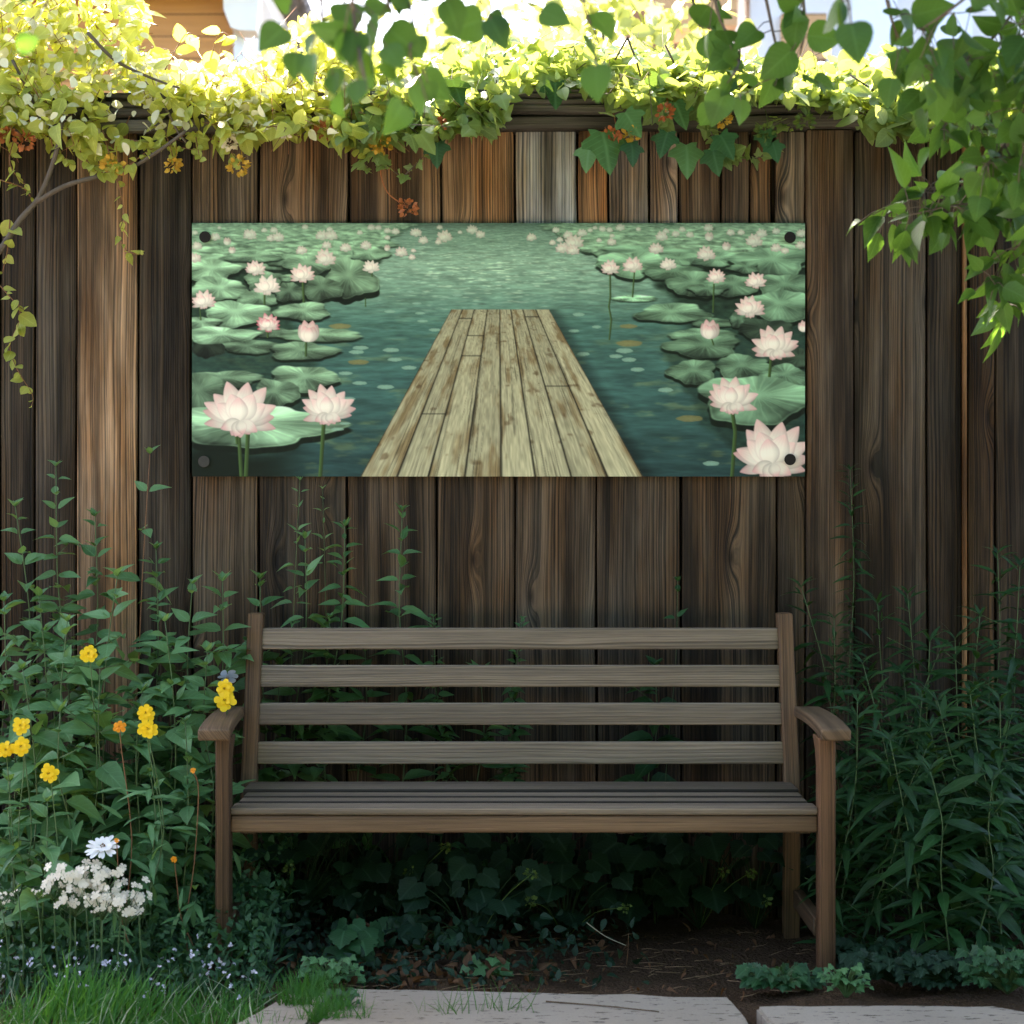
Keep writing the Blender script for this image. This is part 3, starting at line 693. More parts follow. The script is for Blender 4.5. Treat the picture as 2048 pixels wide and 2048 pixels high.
# ---------------------------------------------------------------- the printed banner on the fence
BY = 5.425
PIC = paint_pond()
def banner():
    root = empty('garden_banner', tuple(P(997, 953, BY)), 'wide printed banner of a wooden jetty among pink lotus flowers, fixed to the fence', 'banner')
    nx, ny = 980, 406
    H, W = PIC.shape[:2]
    x0, x1, z0, z1 = GX(384, BY), GX(1610, BY), GZ(953, BY), GZ(446, BY)
    u = np.linspace(0, 1, nx); v = np.linspace(0, 1, ny)
    U, V = np.meshgrid(u, v)
    fx = U*(W-1); fy = V*(H-1); ix = np.minimum(fx.astype(int), W-2); iy = np.minimum(fy.astype(int), H-2); ax = (fx-ix)[..., None]; ay = (fy-iy)[..., None]
    c = (PIC[iy, ix]*(1-ax)+PIC[iy, ix+1]*ax)*(1-ay)+(PIC[iy+1, ix]*(1-ax)+PIC[iy+1, ix+1]*ax)*ay
    c = np.where(c <= .04045, c/12.92, ((c+.055)/1.055)**2.4)
    sag = -.0015*np.sin(U*9)*np.sin(V*5)
    pts = np.stack([x0+(x1-x0)*U, BY+sag, z1+(z0-z1)*V], -1).reshape(-1, 3)
    i = np.arange((ny-1)*(nx-1)); r, q = i//(nx-1), i % (nx-1)
    f = np.stack([r*nx+q, (r+1)*nx+q, (r+1)*nx+q+1, r*nx+q+1], 1)
    mb = MB(); mb.add(pts, f, None, c.reshape(-1, 3))
    s = NT('banner_print'); pc = s.attr('pc').outputs['Color']
    g = s.mix(1.0, pc, (PRINT, PRINT*1.0, PRINT*1.0, 1), 'MULTIPLY')
    mb.build('printed_sheet', s.done(s.bsdf(g, .62, .18)), root)
    mb = MB(); cbox(mb, (x0, BY+.003, z0), (x1, BY+.009, z1), 0, .001, None, W_(1)); mb.build('backing_sheet', plain('banner_back', (.03, .035, .033), .7), root)
    for n_, (uu, vv, cc) in enumerate(((410, 474, 0), (1580, 475, 0), (408, 923, 1), (1580, 919, 0))):
        bm = bmesh.new(); bmesh.ops.create_cone(bm, cap_ends=True, segments=28, radius1=.0175, radius2=.0165, depth=.005)
        bmesh.ops.bevel(bm, geom=[e for e in bm.edges if e.verts[0].co.z < 0 and e.verts[1].co.z < 0 or e.verts[0].co.z > 0 and e.verts[1].co.z > 0], offset=.001, segments=1, affect='EDGES')
        bm.verts.index_update(); p = P(uu, vv, BY-.005); mb = MB()
        mb.add([(p[0]+q.co.x, p[1]+q.co.z, p[2]+q.co.y) for q in bm.verts], [[q.index for q in g_.verts] for g_ in bm.faces]); bm.free()
        o = mb.build('fastener', plain('dark_grey_cap' if cc else 'black_cap', (.045, .042, .04) if cc else (.012, .010, .010), .6, .2), root, smooth=False)
        if cc: o['label'] = 'grey fastener, paler than the other three'
PRINT = 1.0
banner()

# ---------------------------------------------------------------- bench
BX = .035
bench = empty('garden_bench', (BX, 4.9, 0), 'weathered brown wooden slatted garden bench with armrests, before the board fence', 'bench')
SW = (1., .98, .96)
mb = MB()
xs0, xs1 = GX(459.6, 4.72), GX(1637, 4.72)
ZS = .434
def gap_shade(y0, c):                                                   # front edge painted dark so the gap reads as a shadow line
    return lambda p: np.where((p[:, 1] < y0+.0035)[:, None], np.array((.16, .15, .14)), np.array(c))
cbox(mb, (xs0, 4.72, ZS-.020), (xs1, 4.804, ZS), 0, .006, None, (1.06, 1.04, 1.02), None, 12)
cbox(mb, (xs0+.008, 4.824, ZS-.020), (xs1-.012, 4.886, ZS+.0015), 0, .005, None, gap_shade(4.824, (1.0, .98, .96)), None, 12)
cbox(mb, (xs0+.008, 4.906, ZS-.019), (xs1-.012, 4.968, ZS+.003), 0, .005, None, gap_shade(4.906, (1.1, 1.08, 1.06)), None, 12)
cbox(mb, (GX(501, 5.145), 5.000, ZS-.018), (GX(1582, 5.145), 5.145, ZS+.006), 0, .005, None, gap_shade(5.0, (.80, .79, .78)), None, 12)
for x in (-.70, -.2, .3, .77): cbox(mb, (x-.02, 4.76, ZS-.075), (x+.02, 5.12, ZS-.024), 1, .003, None, W_(.5))
mb.build('seat', M['bench'], bench)
mb = MB(); cbox(mb, (xs0+.001, 4.724, ZS-.0665), (xs1-.001, 4.75, ZS-.0215), 0, .006, None, (.85, .66, .50), None, 12); mb.build('front_rail', M['bench'], bench)
# back posts, leaning; one piece with the rear legs
pt = lambda z: 5.115+max(0, z-.40)*.30
def postshape(sx):
    mb = MB(); x0 = GX(478, 5.11)+.001 if sx < 0 else GX(1604.5, 5.11)-.047
    def wp(p):
        q = p.copy(); q[:, 1] += np.clip(q[:, 2]-.40, 0, 9)*.30-np.clip(q[:, 2]-.40, -9, 0)*.05; return q
    cbox(mb, (x0, 5.115, -.015), (x0+.045, 5.165, .914), 2, .007, None, (1.25, 1.18, 1.12), wp, 14)
    return mb.build('back_post', M['benchleg'], bench)
postshape(-1); postshape(1)
mb = MB()
for vc, yy_ in ((1278, 5.245), (1353, 5.215), (1429, 5.183), (1507, 5.151)):
    z = GZ(vc, yy_); y = pt(z)+.008
    xa, xb = GX(478, 5.11)+.044, GX(1604.5, 5.11)-.045
    def wp(p, z=z):
        q = p.copy(); q[:, 1] += (q[:, 2]-z)*.30; return q
    k = rnd.uniform(.93, 1.05)
    cbox(mb, (xa, y, z-.0305), (xb, y+.024, z+.0305), 0, .005, None, lambda p, k=k, z=z: np.where((p[:, 2] > z+.0285)[:, None], np.array((1.5, 1.5, 1.5)), np.array((k, k*.985, k*.97))), wp, 12)  # top edge coloured lighter as a painted highlight from above
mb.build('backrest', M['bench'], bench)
def armrest(sx):
    mb = MB()
    if sx < 0: f0, f1, b0, b1 = GX(395, 4.655), GX(459.8, 4.655), GX(443, 5.17), GX(489, 5.17)
    else: f0, f1, b0, b1 = GX(1642, 4.655), GX(1703, 4.655), GX(1588, 5.17), GX(1638, 5.17)
    y0, y1 = 4.655, 5.17
    def wp(p):
        t = (p[:, 1]-y0)/(y1-y0); q = p.copy(); s = p[:, 0]
        q[:, 0] = (f0+(b0-f0)*t)*(1-s)+(f1+(b1-f1)*t)*s
        q[:, 2] += .007*np.sin(np.clip(t, 0, 1)*math.pi)-.005*np.clip(1-t*4, 0, 1)**2
        return q
    bm = MB(); cbox(bm, (0, y0, .622), (1, y1, .652), 1, .006, None, (1, 1, 1), None, 12)
    v = np.concatenate(bm.v); v[:, 0] = np.clip(v[:, 0], 0, 1)
    # restore the bevel width across after the unit box is squeezed
    bm = MB(); cbox(bm, (f0, y0, .622), (f1, y1, .652), 1, .006, None, (1.35, 1.38, 1.42), None, 12)
    v = np.concatenate(bm.v); s = (v[:, 0]-f0)/(f1-f0); vv = v.copy(); vv[:, 0] = s; bm.v = [wp(vv)]
    o = bm.build('armrest', M['benchleg'], bench); return o
armrest(-1); armrest(1)
def frontleg(sx):
    mb = MB(); x0, x1 = (GX(430, 4.70), GX(459.6, 4.70)-.0015) if sx < 0 else (GX(1639, 4.70), GX(1672, 4.70))
    def wp(p):
        q = p.copy(); t = np.clip((q[:, 2]-.54)/.08, 0, 1)
        q[:, 1] += 0; inner = (q[:, 0] > (x0+x1)/2) if sx < 0 else (q[:, 0] < (x0+x1)/2)
        q[:, 0] += np.where(inner, -.010 if sx < 0 else .010, 0)*(1-t**2)*np.clip((q[:, 2]-.44)/.05, 0, 1)*0 + np.where(inner, (.004 if sx < 0 else -.004)*t*t, 0)
        q[:, 1] += np.where(q[:, 1] > 4.73, .03*t*t, 0)
        return q
    cbox(mb, (x0, 4.70, -.015), (x1, 4.762, .621), 2, .006, None, (1.15, .95, .85) if sx > 0 else (.95, .85, .78), wp, 16)
    return mb.build('front_leg', M['benchleg'], bench)
frontleg(-1); frontleg(1)
for x in (GX(440, 4.7), GX(1640, 4.70)):
    mb = MB(); cbox(mb, (x-.006, 4.763, .088), (x+.022, 5.112, .138), 1, .004, None, (.9, .9, .9), None, 6); mb.build('stretcher', M['benchleg'], bench)

# ---------------------------------------------------------------- houses beyond the fence, out of focus
HY = 13.0
house = empty('timber_house', (-4.2, HY, 0), 'brown timber-clad house with a white corner frame behind the vine at the upper left', 'house')
mb = MB(); cbox(mb, (-8, HY, 0), (GX(472, HY), HY+5, 4.93), 0, 0); mb.build('wall', siding('brown_siding', (.42, .19, .055), (.72, .37, .13)), house, smooth=False)
mb = MB(); cbox(mb, (GX(470, HY), HY-.08, 0), (GX(492, HY), HY+5, 4.93), 2, .01)
cbox(mb, (GX(255, HY), HY-.08, 3.2), (GX(279, HY), HY-.005, 4.93), 2, .01); wm = plain('white_paint', (.80, .84, .88), .5, .3, .04); mb.build('corner_frame', wm, house, smooth=False)
mb = MB(); cbox(mb, (-8.2, HY-.5, 4.93), (GX(500, HY)+.1, HY+5.2, 5.10), 0, .01); mb.build('fascia', wm, house, smooth=False)
mb = MB(); cbox(mb, (-8.2, HY-.7, 5.10), (GX(500, HY)+.3, HY+5.4, 5.22), 0, .01); mb.build('roof', plain('roof_felt', (.1, .09, .085), .8), house, smooth=False)
bm = bmesh.new(); pl = [P(u, v, HY-.30) for u, v in ((446, -60), (447, 18), (461, 54), (478, 60), (512, 61), (516, 20), (516, -60))]
f_ = bm.faces.new([bm.verts.new(tuple(q)) for q in pl]); g_ = bmesh.ops.extrude_face_region(bm, geom=[f_])
for q in g_['geom']:
    if isinstance(q, bmesh.types.BMVert): q.co.y += .22
bmesh.ops.recalc_face_normals(bm, faces=bm.faces); bm.verts.index_update(); mb = MB(); mb.add([tuple(q.co) for q in bm.verts], [[q.index for q in k_.verts] for k_ in bm.faces]); bm.free()
mb.build('hanging_canopy', plain('white_canvas', (.82, .79, .72), .6, .2, .05, 6), house, smooth=False)
h2 = empty('white_house', (5.2, 16, 0), 'pale rendered house with tan boards glimpsed through the leaves at the upper right', 'house')
mb = MB(); cbox(mb, (GX(1500, 16), 16, 0), (12, 22, 6.2), 0, 0); mb.build('wall', plain('pale_render', (.78, .76, .73), .7, .2, .06, 8), h2, smooth=False)
mb = MB(); cbox(mb, (GX(1560, 16), 15.9, 5.2), (GX(1650, 16), 15.99, 5.62), 0, .01); mb.build('board_cladding', siding('tan_panel', (.50, .27, .11), (.68, .42, .20), .2), h2, smooth=False); mb = MB(); cbox(mb, (GX(1300, 16), 15.8, 5.48), (GX(1470, 16), 16.4, 5.9), 0, .01); mb.build('board_cladding', siding('tan_boards', (.50, .27, .11), (.68, .42, .20), .2), h2, smooth=False)
mb = MB(); cbox(mb, (GX(1290, 16), 15.6, 6.2), (12.5, 22.5, 6.4), 0, .01); mb.build('roof', plain('roof_tile', (.16, .10, .08), .8), h2, smooth=False)
mb = MB()
for k in range(2): cbox(mb, (GX(1700+k*150, 16), 15.9, 4.4), (GX(1790+k*150, 16), 15.99, 5.9), 2, .01)
mb.build('window_frame', wm, h2, smooth=False)
# ---------------------------------------------------------------- vines along the top of the fence
def strand(par, mat, mbl, pts, tpl, size, n, r=.002, tip=.5):
    mbs = MB()
    """a thin shoot with leaves along it"""
    pts = np.asarray(pts, float)
    tube(mbs, pts, r, r*.5, 5, sub=4); mbs.build('shoot', M[mat], par)
    seg = np.linspace(0, 1, n); L = np.concatenate([[0], np.cumsum(np.linalg.norm(np.diff(pts, axis=0), axis=1))]); L /= L[-1]
    q = np.stack([np.interp(seg, L, pts[:, k]) for k in range(3)], 1)
    d = rdir(n, (0, -.35, -.55), .75); u = rdir(n, (0, -.9, .5), .5)
    leaves(mbl, tpl, q, d, u, size*RG.uniform(.55, 1.15, n)*np.linspace(1, tip, n))
def cluster(mb, c, r, n, size):
    """a small dense flower or seed head"""
    q = rdir(n)*r*RG.uniform(.35, 1, (n, 1))**.5*np.array((1, .8, .8)); 
    leaves(mb, ROUND, np.array(c)+q, nrmz(q+np.array((0, -.004, 0))), rdir(n), size*RG.uniform(.6, 1.2, n))
CLEAR = [(1005, 1190, 178, 300, 0), (1190, 1640, 190, 300, .12), (195, 440, 195, 300, .25), (1640, 1760, 205, 300, .3), (285, 520, -200, 105, 0)]   # where the photo shows the bare cap
def vmass(N, ulo, uhi, vtop, vbot, Yf, Yb, edge=.25, dens=None):
    """points of a leafy mass between the outlines vtop(u) and vbot(u), front face at Yf, going back to Yb as it rises"""
    out = []
    while len(out) < N:
        u = rnd.uniform(ulo, uhi); a, b = vtop(u), vbot(u)
        t = rnd.random()**.9
        if dens and rnd.random() > dens(u, t): continue
        v = a+(b-a)*t
        Y = Yf+(Yb-Yf)*(1-t)*rnd.uniform(.2, 1.0)+rnd.gauss(0, .04)
        if GZ(v, Y) < ZTOP+.14 and Y > FY-.05 and Y < FY+.17: Y = FY-.06-rnd.random()*.09 if rnd.random() < .6 else FY+.2
        if GZ(v, Y) < ZTOP-.02 and Y > FY-.03: Y = FY-.03-rnd.random()*.08
        q = P(u, v, Y); hole = False
        for a0, a1, b0, b1, keep in CLEAR:
            if a0 < u < a1 and b0 < v < b1 and rnd.random() > keep: hole = True
        if not hole: out.append(q)
    return np.array(out)
interp = lambda xs, ys: (lambda u: float(np.interp(u, xs, ys)))

vine = empty('climbing_vine', tuple(P(300, 262, FY)), 'sunlit yellow-green vine with pale leaves heaped over the left part of the fence', 'vine', 'vines along the top of the fence')
mb = MB(); ms = MB()
tp = interp([-150, 250, 285, 300, 340, 520, 560, 610, 700, 780], [-120, -90, 30, 110, 120, 118, 60, 20, 60, 150]); bt = interp([-150, 0, 60, 130, 200, 260, 330, 420, 480, 520, 640, 780], [300, 275, 250, 262, 300, 290, 262, 240, 280, 262, 262, 272])
pw = vmass(1500, -150, 800, tp, bt, 5.30, 5.85, dens=lambda u, t: (.35+.65*(u < 560))*(1 if t < .7 else .6))
pb = MB(); leaves(pb, ROUND, pw, rdir(len(pw), (0, -.4, -.2), .8), rdir(len(pw), (0, -.35, .8), .5), RG.uniform(.018, .046, len(pw)))
pb.build('pale_foliage', M['pale'], vine)
pp = vmass(1900, -150, 780, tp, bt, 5.32, 5.95, dens=lambda u, t: (1 if u < 290 or t > .35 else .6)*(1 if not (190 < u < 430 and t > .78) else .35))
leaves(mb, ROUND, pp, rdir(len(pp), (0, -.4, -.25), .8), rdir(len(pp), (0, -.25, .8), .6), RG.uniform(.024, .062, len(pp)))
pp2 = pp[RG.random(len(pp)) < .18]
leaves(mb, OVATE, pp2+rdir(len(pp2))*.03, rdir(len(pp2), (0, -.4, -.5), .7), rdir(len(pp2), (0, -.6, .7), .5), RG.uniform(.06, .10, len(pp2)))
pp2 = pp[RG.random(len(pp)) < .16]
for q in pp2: tube(ms, [q, q+rdir(1, (0, 0, .2))[0]*.05, q+rdir(1, (0, 0, .4))[0]*.11], .0016, .001, 4)
# hanging shoots
for pl, n, sz in (([(160,270),(190,300),(240,330)],30,.05),([(180,270),(215,310),(230,345)],30,.045),([(400,270),(450,290),(480,330)],14,.05),([(260,280),(330,290),(390,300)],20,.05),([(640,250),(700,290),(730,310)],16,.055),([(100,270),(110,300),(150,330)],12,.05),([(150,250),(170,330),(205,350)],16,.05),([(205,260),(225,330),(240,380),(248,430),(238,470),(255,505)],16,.052),([(255,505),(285,510)],5,.045),([(330,262),(345,310),(350,340)],9,.05),
                  ([(150,270),(180,330),(210,345),(260,330)],22,.055),([(390,265),(400,320)],7,.045),([(30,270),(20,330),(60,380)],10,.05),([(35,600),(40,640),(20,690),(35,740),(65,790),(62,815)],16,.055),
                  ([(-10,560),(35,610),(48,620)],8,.05),([(20,440),(15,500),(5,545)],7,.05),([(0,360),(45,375),(62,395)],7,.05),([(480,255),(500,300)],7,.05),([(545,250),(600,275)],9,.05),([(70,250),(95,275)],9,.05),
                  ([(260,330),(300,300),(370,270)],16,.05),([(330,140),(370,70),(395,75)],6,.08),([(420,120),(440,66),(470,80)],6,.08)):
    Yh = 5.32
    strand(vine, 'redstem', mb, [P(u, v, Yh+.02*math.sin(v*.05)) for u, v in pl], ROUND if rnd.random() < .5 else OVATE, sz, n)
foliage = mb.build('foliage', M['leaf_gold'], vine); ms.build('woody_sprays', M['redstem'], vine)
for pts, r0, r1 in (([(-60,560),(0,500),(40,440),(78,395),(105,330),(120,272),(125,235)],.0105,.006),([(72,405),(130,372),(200,352),(262,335),(320,300),(372,262)],.008,.005),
                    ([(175,65),(230,120),(300,155),(370,180)],.006,.003),([(290,165),(330,215),(355,262),(372,285)],.005,.003),([(25,120),(60,190),(90,260)],.005,.003)):
    mb = MB(); yb = 5.31 if pts[0][1] > 300 else 5.34
    tube(mb, [P(u, v, yb+.015*math.sin(u*.03)) for u, v in pts], r0, r1, 8, sub=5); mb.build('woody_branch', M['bark'], vine)
for (u, v, r, mt) in ((476,332,.030,'amber'),(345,330,.020,'amber'),(648,262,.026,'berry'),(50,282,.026,'berry'),(15,270,.022,'berry'),(460,285,.018,'cream'),(565,262,.02,'cream'),(225,330,.028,'amber')):
    mb = MB(); c = P(u, v, 5.30); cluster(mb, c, r, 46, .016)
    tube(mb, [c, c+np.array((.01, .01, .03)), c+np.array((.005, .03, .07))], .0016, .0012, 5); mb.build('flower_cluster', M[mt], vine)

ivy = empty('climbing_vine', tuple(P(1000, 262, FY)), 'light green ivy spilling over the middle of the fence above the grey board', 'vine', 'vines along the top of the fence')
mb = MB(); ms = MB()
tp = interp([690, 760, 900, 1100, 1250, 1450, 1650], [110, 120, 95, 70, 95, 110, 150]); bt = interp([690, 760, 900, 1000, 1055, 1130, 1180, 1300, 1450, 1650], [275, 272, 268, 250, 215, 188, 232, 205, 190, 180])
pp = vmass(2500, 690, 1640, tp, bt, 5.30, 6.2, dens=lambda u, t: 1)
a = RG.random(len(pp)) < .55
leaves(mb, ROUND, pp[a], rdir(a.sum(), (0, -.4, -.3), .8), rdir(a.sum(), (0, -.35, .8), .55), RG.uniform(.03, .066, a.sum()))
leaves(mb, IVY, pp[~a], rdir((~a).sum(), (0, -.4, -.5), .7), rdir((~a).sum(), (0, -.7, .6), .5), RG.uniform(.035, .078, (~a).sum()))
pp2 = pp[RG.random(len(pp)) < .05]
for q in pp2: tube(ms, [q, q+rdir(1, (0, 0, .2))[0]*.05, q+rdir(1, (0, 0, .6))[0]*.12], .0018, .001, 4)
for pl, n, sz in (([(700,270),(745,300),(790,345),(810,350)],12,.05),([(740,290),(760,330),(775,335)],6,.05),([(810,350),(850,310)],4,.05),([(725,320),(740,345)],4,.06),([(1400,215),(1420,260),(1440,300),(1450,320)],12,.07),
                  ([(1450,300),(1500,318),(1560,300)],14,.06),([(1300,200),(1330,250)],10,.08),([(1550,235),(1580,260)],10,.05),([(1240,210),(1260,260)],6,.07)):
    strand(ivy, 'bark', mb, [P(u, v, 5.33) for u, v in pl], IVY, sz, n)
foliage = mb.build('foliage', M['leaf_ivy'], ivy)
for u, v, s_, dx in ((1205,265,.135,.0),(1180,290,.10,-.3),(1250,225,.09,.3),(1350,205,.10,.2),(1335,265,.10,-.4),(1372,290,.11,.1),(1262,285,.08,.2),(1425,300,.10,-.1),(1440,270,.08,.3),(1545,285,.07,0),(875,285,.075,0),(1530,262,.075,.2),(1320,150,.09,.3),(1110,165,.085,0),(905,160,.09,.2)):
    mb = MB(); q = P(u, v, 5.30+rnd.uniform(-.03, .02)); leaves(mb, IVY, q, (dx+rnd.uniform(-.3, .3), -.25, -1), (dx*.3+rnd.uniform(-.4, .4), -1, rnd.uniform(-.1, .5)), s_*rnd.uniform(.8, 1.05))
    mb.build('large_leaf', M['leaf_bed'] if rnd.random() < .5 else M['leaf_shade'], ivy)
ms.build('woody_sprays', M['bark'], ivy)
for pl in ([(1255,75),(1275,130),(1290,190)],[(1255,75),(1230,120)],[(1395,160),(1425,205)],[(1330,90),(1360,150)]):
    mb = MB(); tube(mb, [P(u, v, 5.45) for u, v in pl], .004, .003, 6, sub=3); mb.build('woody_branch', M['bark'], ivy)
for (u, v, r, mt) in ((760,285,.032,'amber'),(815,415,.024,'berry'),(880,253,.022,'berry'),(1225,268,.020,'berry'),(1262,268,.025,'amber'),(1330,225,.020,'berry'),(1447,238,.02,'amber'),(1530,262,.026,'lime'),(1610,245,.026,'lime'),(1415,240,.024,'lime')):
    mb = MB(); c = P(u, v, 5.29); cluster(mb, c, r, 46, .016)
    if u == 815: tube(mb, [c, P(800, 405, 5.31), P(775, 385, 5.32), P(762, 350, 5.33), P(762, 310, 5.34)], .002, .0015, 5, sub=3)
    else: tube(mb, [c, c+np.array((.01, .01, .03)), c+np.array((.005, .03, .07))], .0016, .0012, 5)
    mb.build('flower_cluster', M[mt], ivy)

vr = empty('climbing_vine', tuple(P(1850, 262, FY)), 'bright green round-leaved vine lying along the right end of the fence top', 'vine', 'vines along the top of the fence')
mb = MB(); ms = MB()
tp = interp([1560, 1650, 1800, 2000, 2300], [165, 130, 110, 110, 100]); bt = interp([1560, 1650, 1750, 1900, 2050, 2300], [205, 215, 262, 270, 268, 265])
pp = vmass(2400, 1560, 2300, tp, bt, 5.30, 6.4)
leaves(mb, ROUND, pp, rdir(len(pp), (0, -.4, -.3), .8), rdir(len(pp), (0, -.45, .8), .5), RG.uniform(.03, .075, len(pp)))
foliage = mb.build('foliage', M['leaf_ivy'], vr)
for pl in ([(1640,190),(1760,240),(1880,262),(2000,255)],[(1700,150),(1800,210),(1930,240)]):
    ms = MB(); tube(ms, [P(u, v, 5.36) for u, v in pl], .003, .002, 6, sub=4); ms.build('woody_branch', M['bark'], vr)

# ---------------------------------------------------------------- shrubs and trees beyond the fence (out of focus)
def bush(name, label, cx, cy, z0, rx, ry, rz, n, size, mat, group='bushes beyond the fence'):
    root = empty(name, (cx, cy, 0), label, 'bush', group)
    mb = MB(); k = 26
    cs = np.array([(cx, cy, z0)]) + rdir(k)*np.array((rx, ry, rz))*RG.uniform(.3, .95, (k, 1))
    pick = RG.integers(0, k, n)
    pp = cs[pick]+RG.normal(size=(n, 3))*np.array((rx, ry, rz))*.20
    leaves(mb, ROUND, pp, rdir(n, (0, -.2, -.3)), rdir(n, (0, -.2, .8), .7), size*RG.uniform(.6, 1.3, n))
    mb.build('crown', mat, root)
    mb = MB()
    for c in cs[:10]: tube(mb, [(cx+rnd.uniform(-.1, .1), cy, 0), (cx*.6+c[0]*.4, cy, z0*.55), tuple(c)], .035, .008, 6, sub=4)
    mb.build('stems', M['bark'], root)
bush('garden_bush', 'blurred pale green bush in sun beyond the middle of the fence', GX(1080, 8.2), 8.2, 2.6, 1.15, .7, 1.0, 3600, .085, M['leaf_far'])
bush('garden_bush', 'blurred yellow-lit bush beyond the fence, right of the brown house', GX(800, 9.5), 9.5, 2.9, .75, .6, .85, 2200, .085, M['leaf_far'])
bush('garden_bush', 'blurred green bush beyond the fence, left of the pale house', GX(1330, 9.5), 9.5, 2.9, .75, .6, .95, 2400, .085, M['leaf_far'])
bush('garden_bush', 'blurred green bush low beyond the right end of the fence', GX(1900, 8.5), 8.5, 2.2, 1.2, .7, .75, 2400, .085, M['leaf_far'])
bush('garden_bush', 'blurred golden bush behind the heaped vine at the far left', GX(60, 8.5), 8.5, 2.4, 1.2, .7, 1.0, 1500, .08, M['leaf_gold'])

# ---------------------------------------------------------------- the tree whose boughs hang into the picture
tree = empty('overhanging_tree', (2.05, 3.75, 0), 'broad-leaved tree at the right, its leafy boughs hanging in front of the fence', 'tree')
mb = MB(); tube(mb, [(2.05, 3.75, -.05), (2.02, 3.75, .6), (2.06, 3.72, 1.5), (1.98, 3.68, 2.4), (1.8, 3.55, 3.2), (1.5, 3.4, 4.2)], .15, .05, 14, sub=6); mb.build('trunk', M['bark'], tree)
def twigleaf(mb, par, pts, n, size, tpl=HEART, hang=.6, spread=.10, r=.004):
    ms = MB(); pts = np.asarray(pts, float); tube(ms, pts, r, r*.4, 6, sub=4)
    L = np.concatenate([[0], np.cumsum(np.linalg.norm(np.diff(pts, axis=0), axis=1))]); L /= L[-1]
    s_ = RG.uniform(.05, 1, n)**.8; q = np.stack([np.interp(s_, L, pts[:, k]) for k in range(3)], 1)
    d = rdir(n, (0, -.1, -hang), .6); off = q+d*RG.uniform(.01, spread, (n, 1))
    for a, b in zip(q, off): tube(ms, [a, (a+b)/2+np.array((0, 0, .006)), b], .0013, .0010, 4)
    leaves(mb, tpl, off, d, rdir(n, (0, -.75, .35), .55), size*.74*RG.uniform(.6, 1.25, n))
    ms.build('twig', M['bark'], par)
limbs = [[(1.98, 3.68, 2.4), (1.6, 3.4, 2.55), (1.1, 3.15, 2.62), (.5, 2.95, 2.50), (-.1, 2.9, 2.35), (-.5, 2.9, 2.22)],
         [(1.98, 3.68, 2.2), (1.5, 3.6, 2.35), (1.0, 3.7, 2.38), (.6, 3.8, 2.36)],
         [(2.0, 3.7, 1.9), (1.7, 3.65, 2.1), (1.35, 3.8, 2.12), (1.05, 3.95, 2.0)],
         [(2.02, 3.72, 1.6), (1.6, 3.9, 1.85), (1.35, 4.05, 1.86), (1.15, 4.15, 1.80)]]
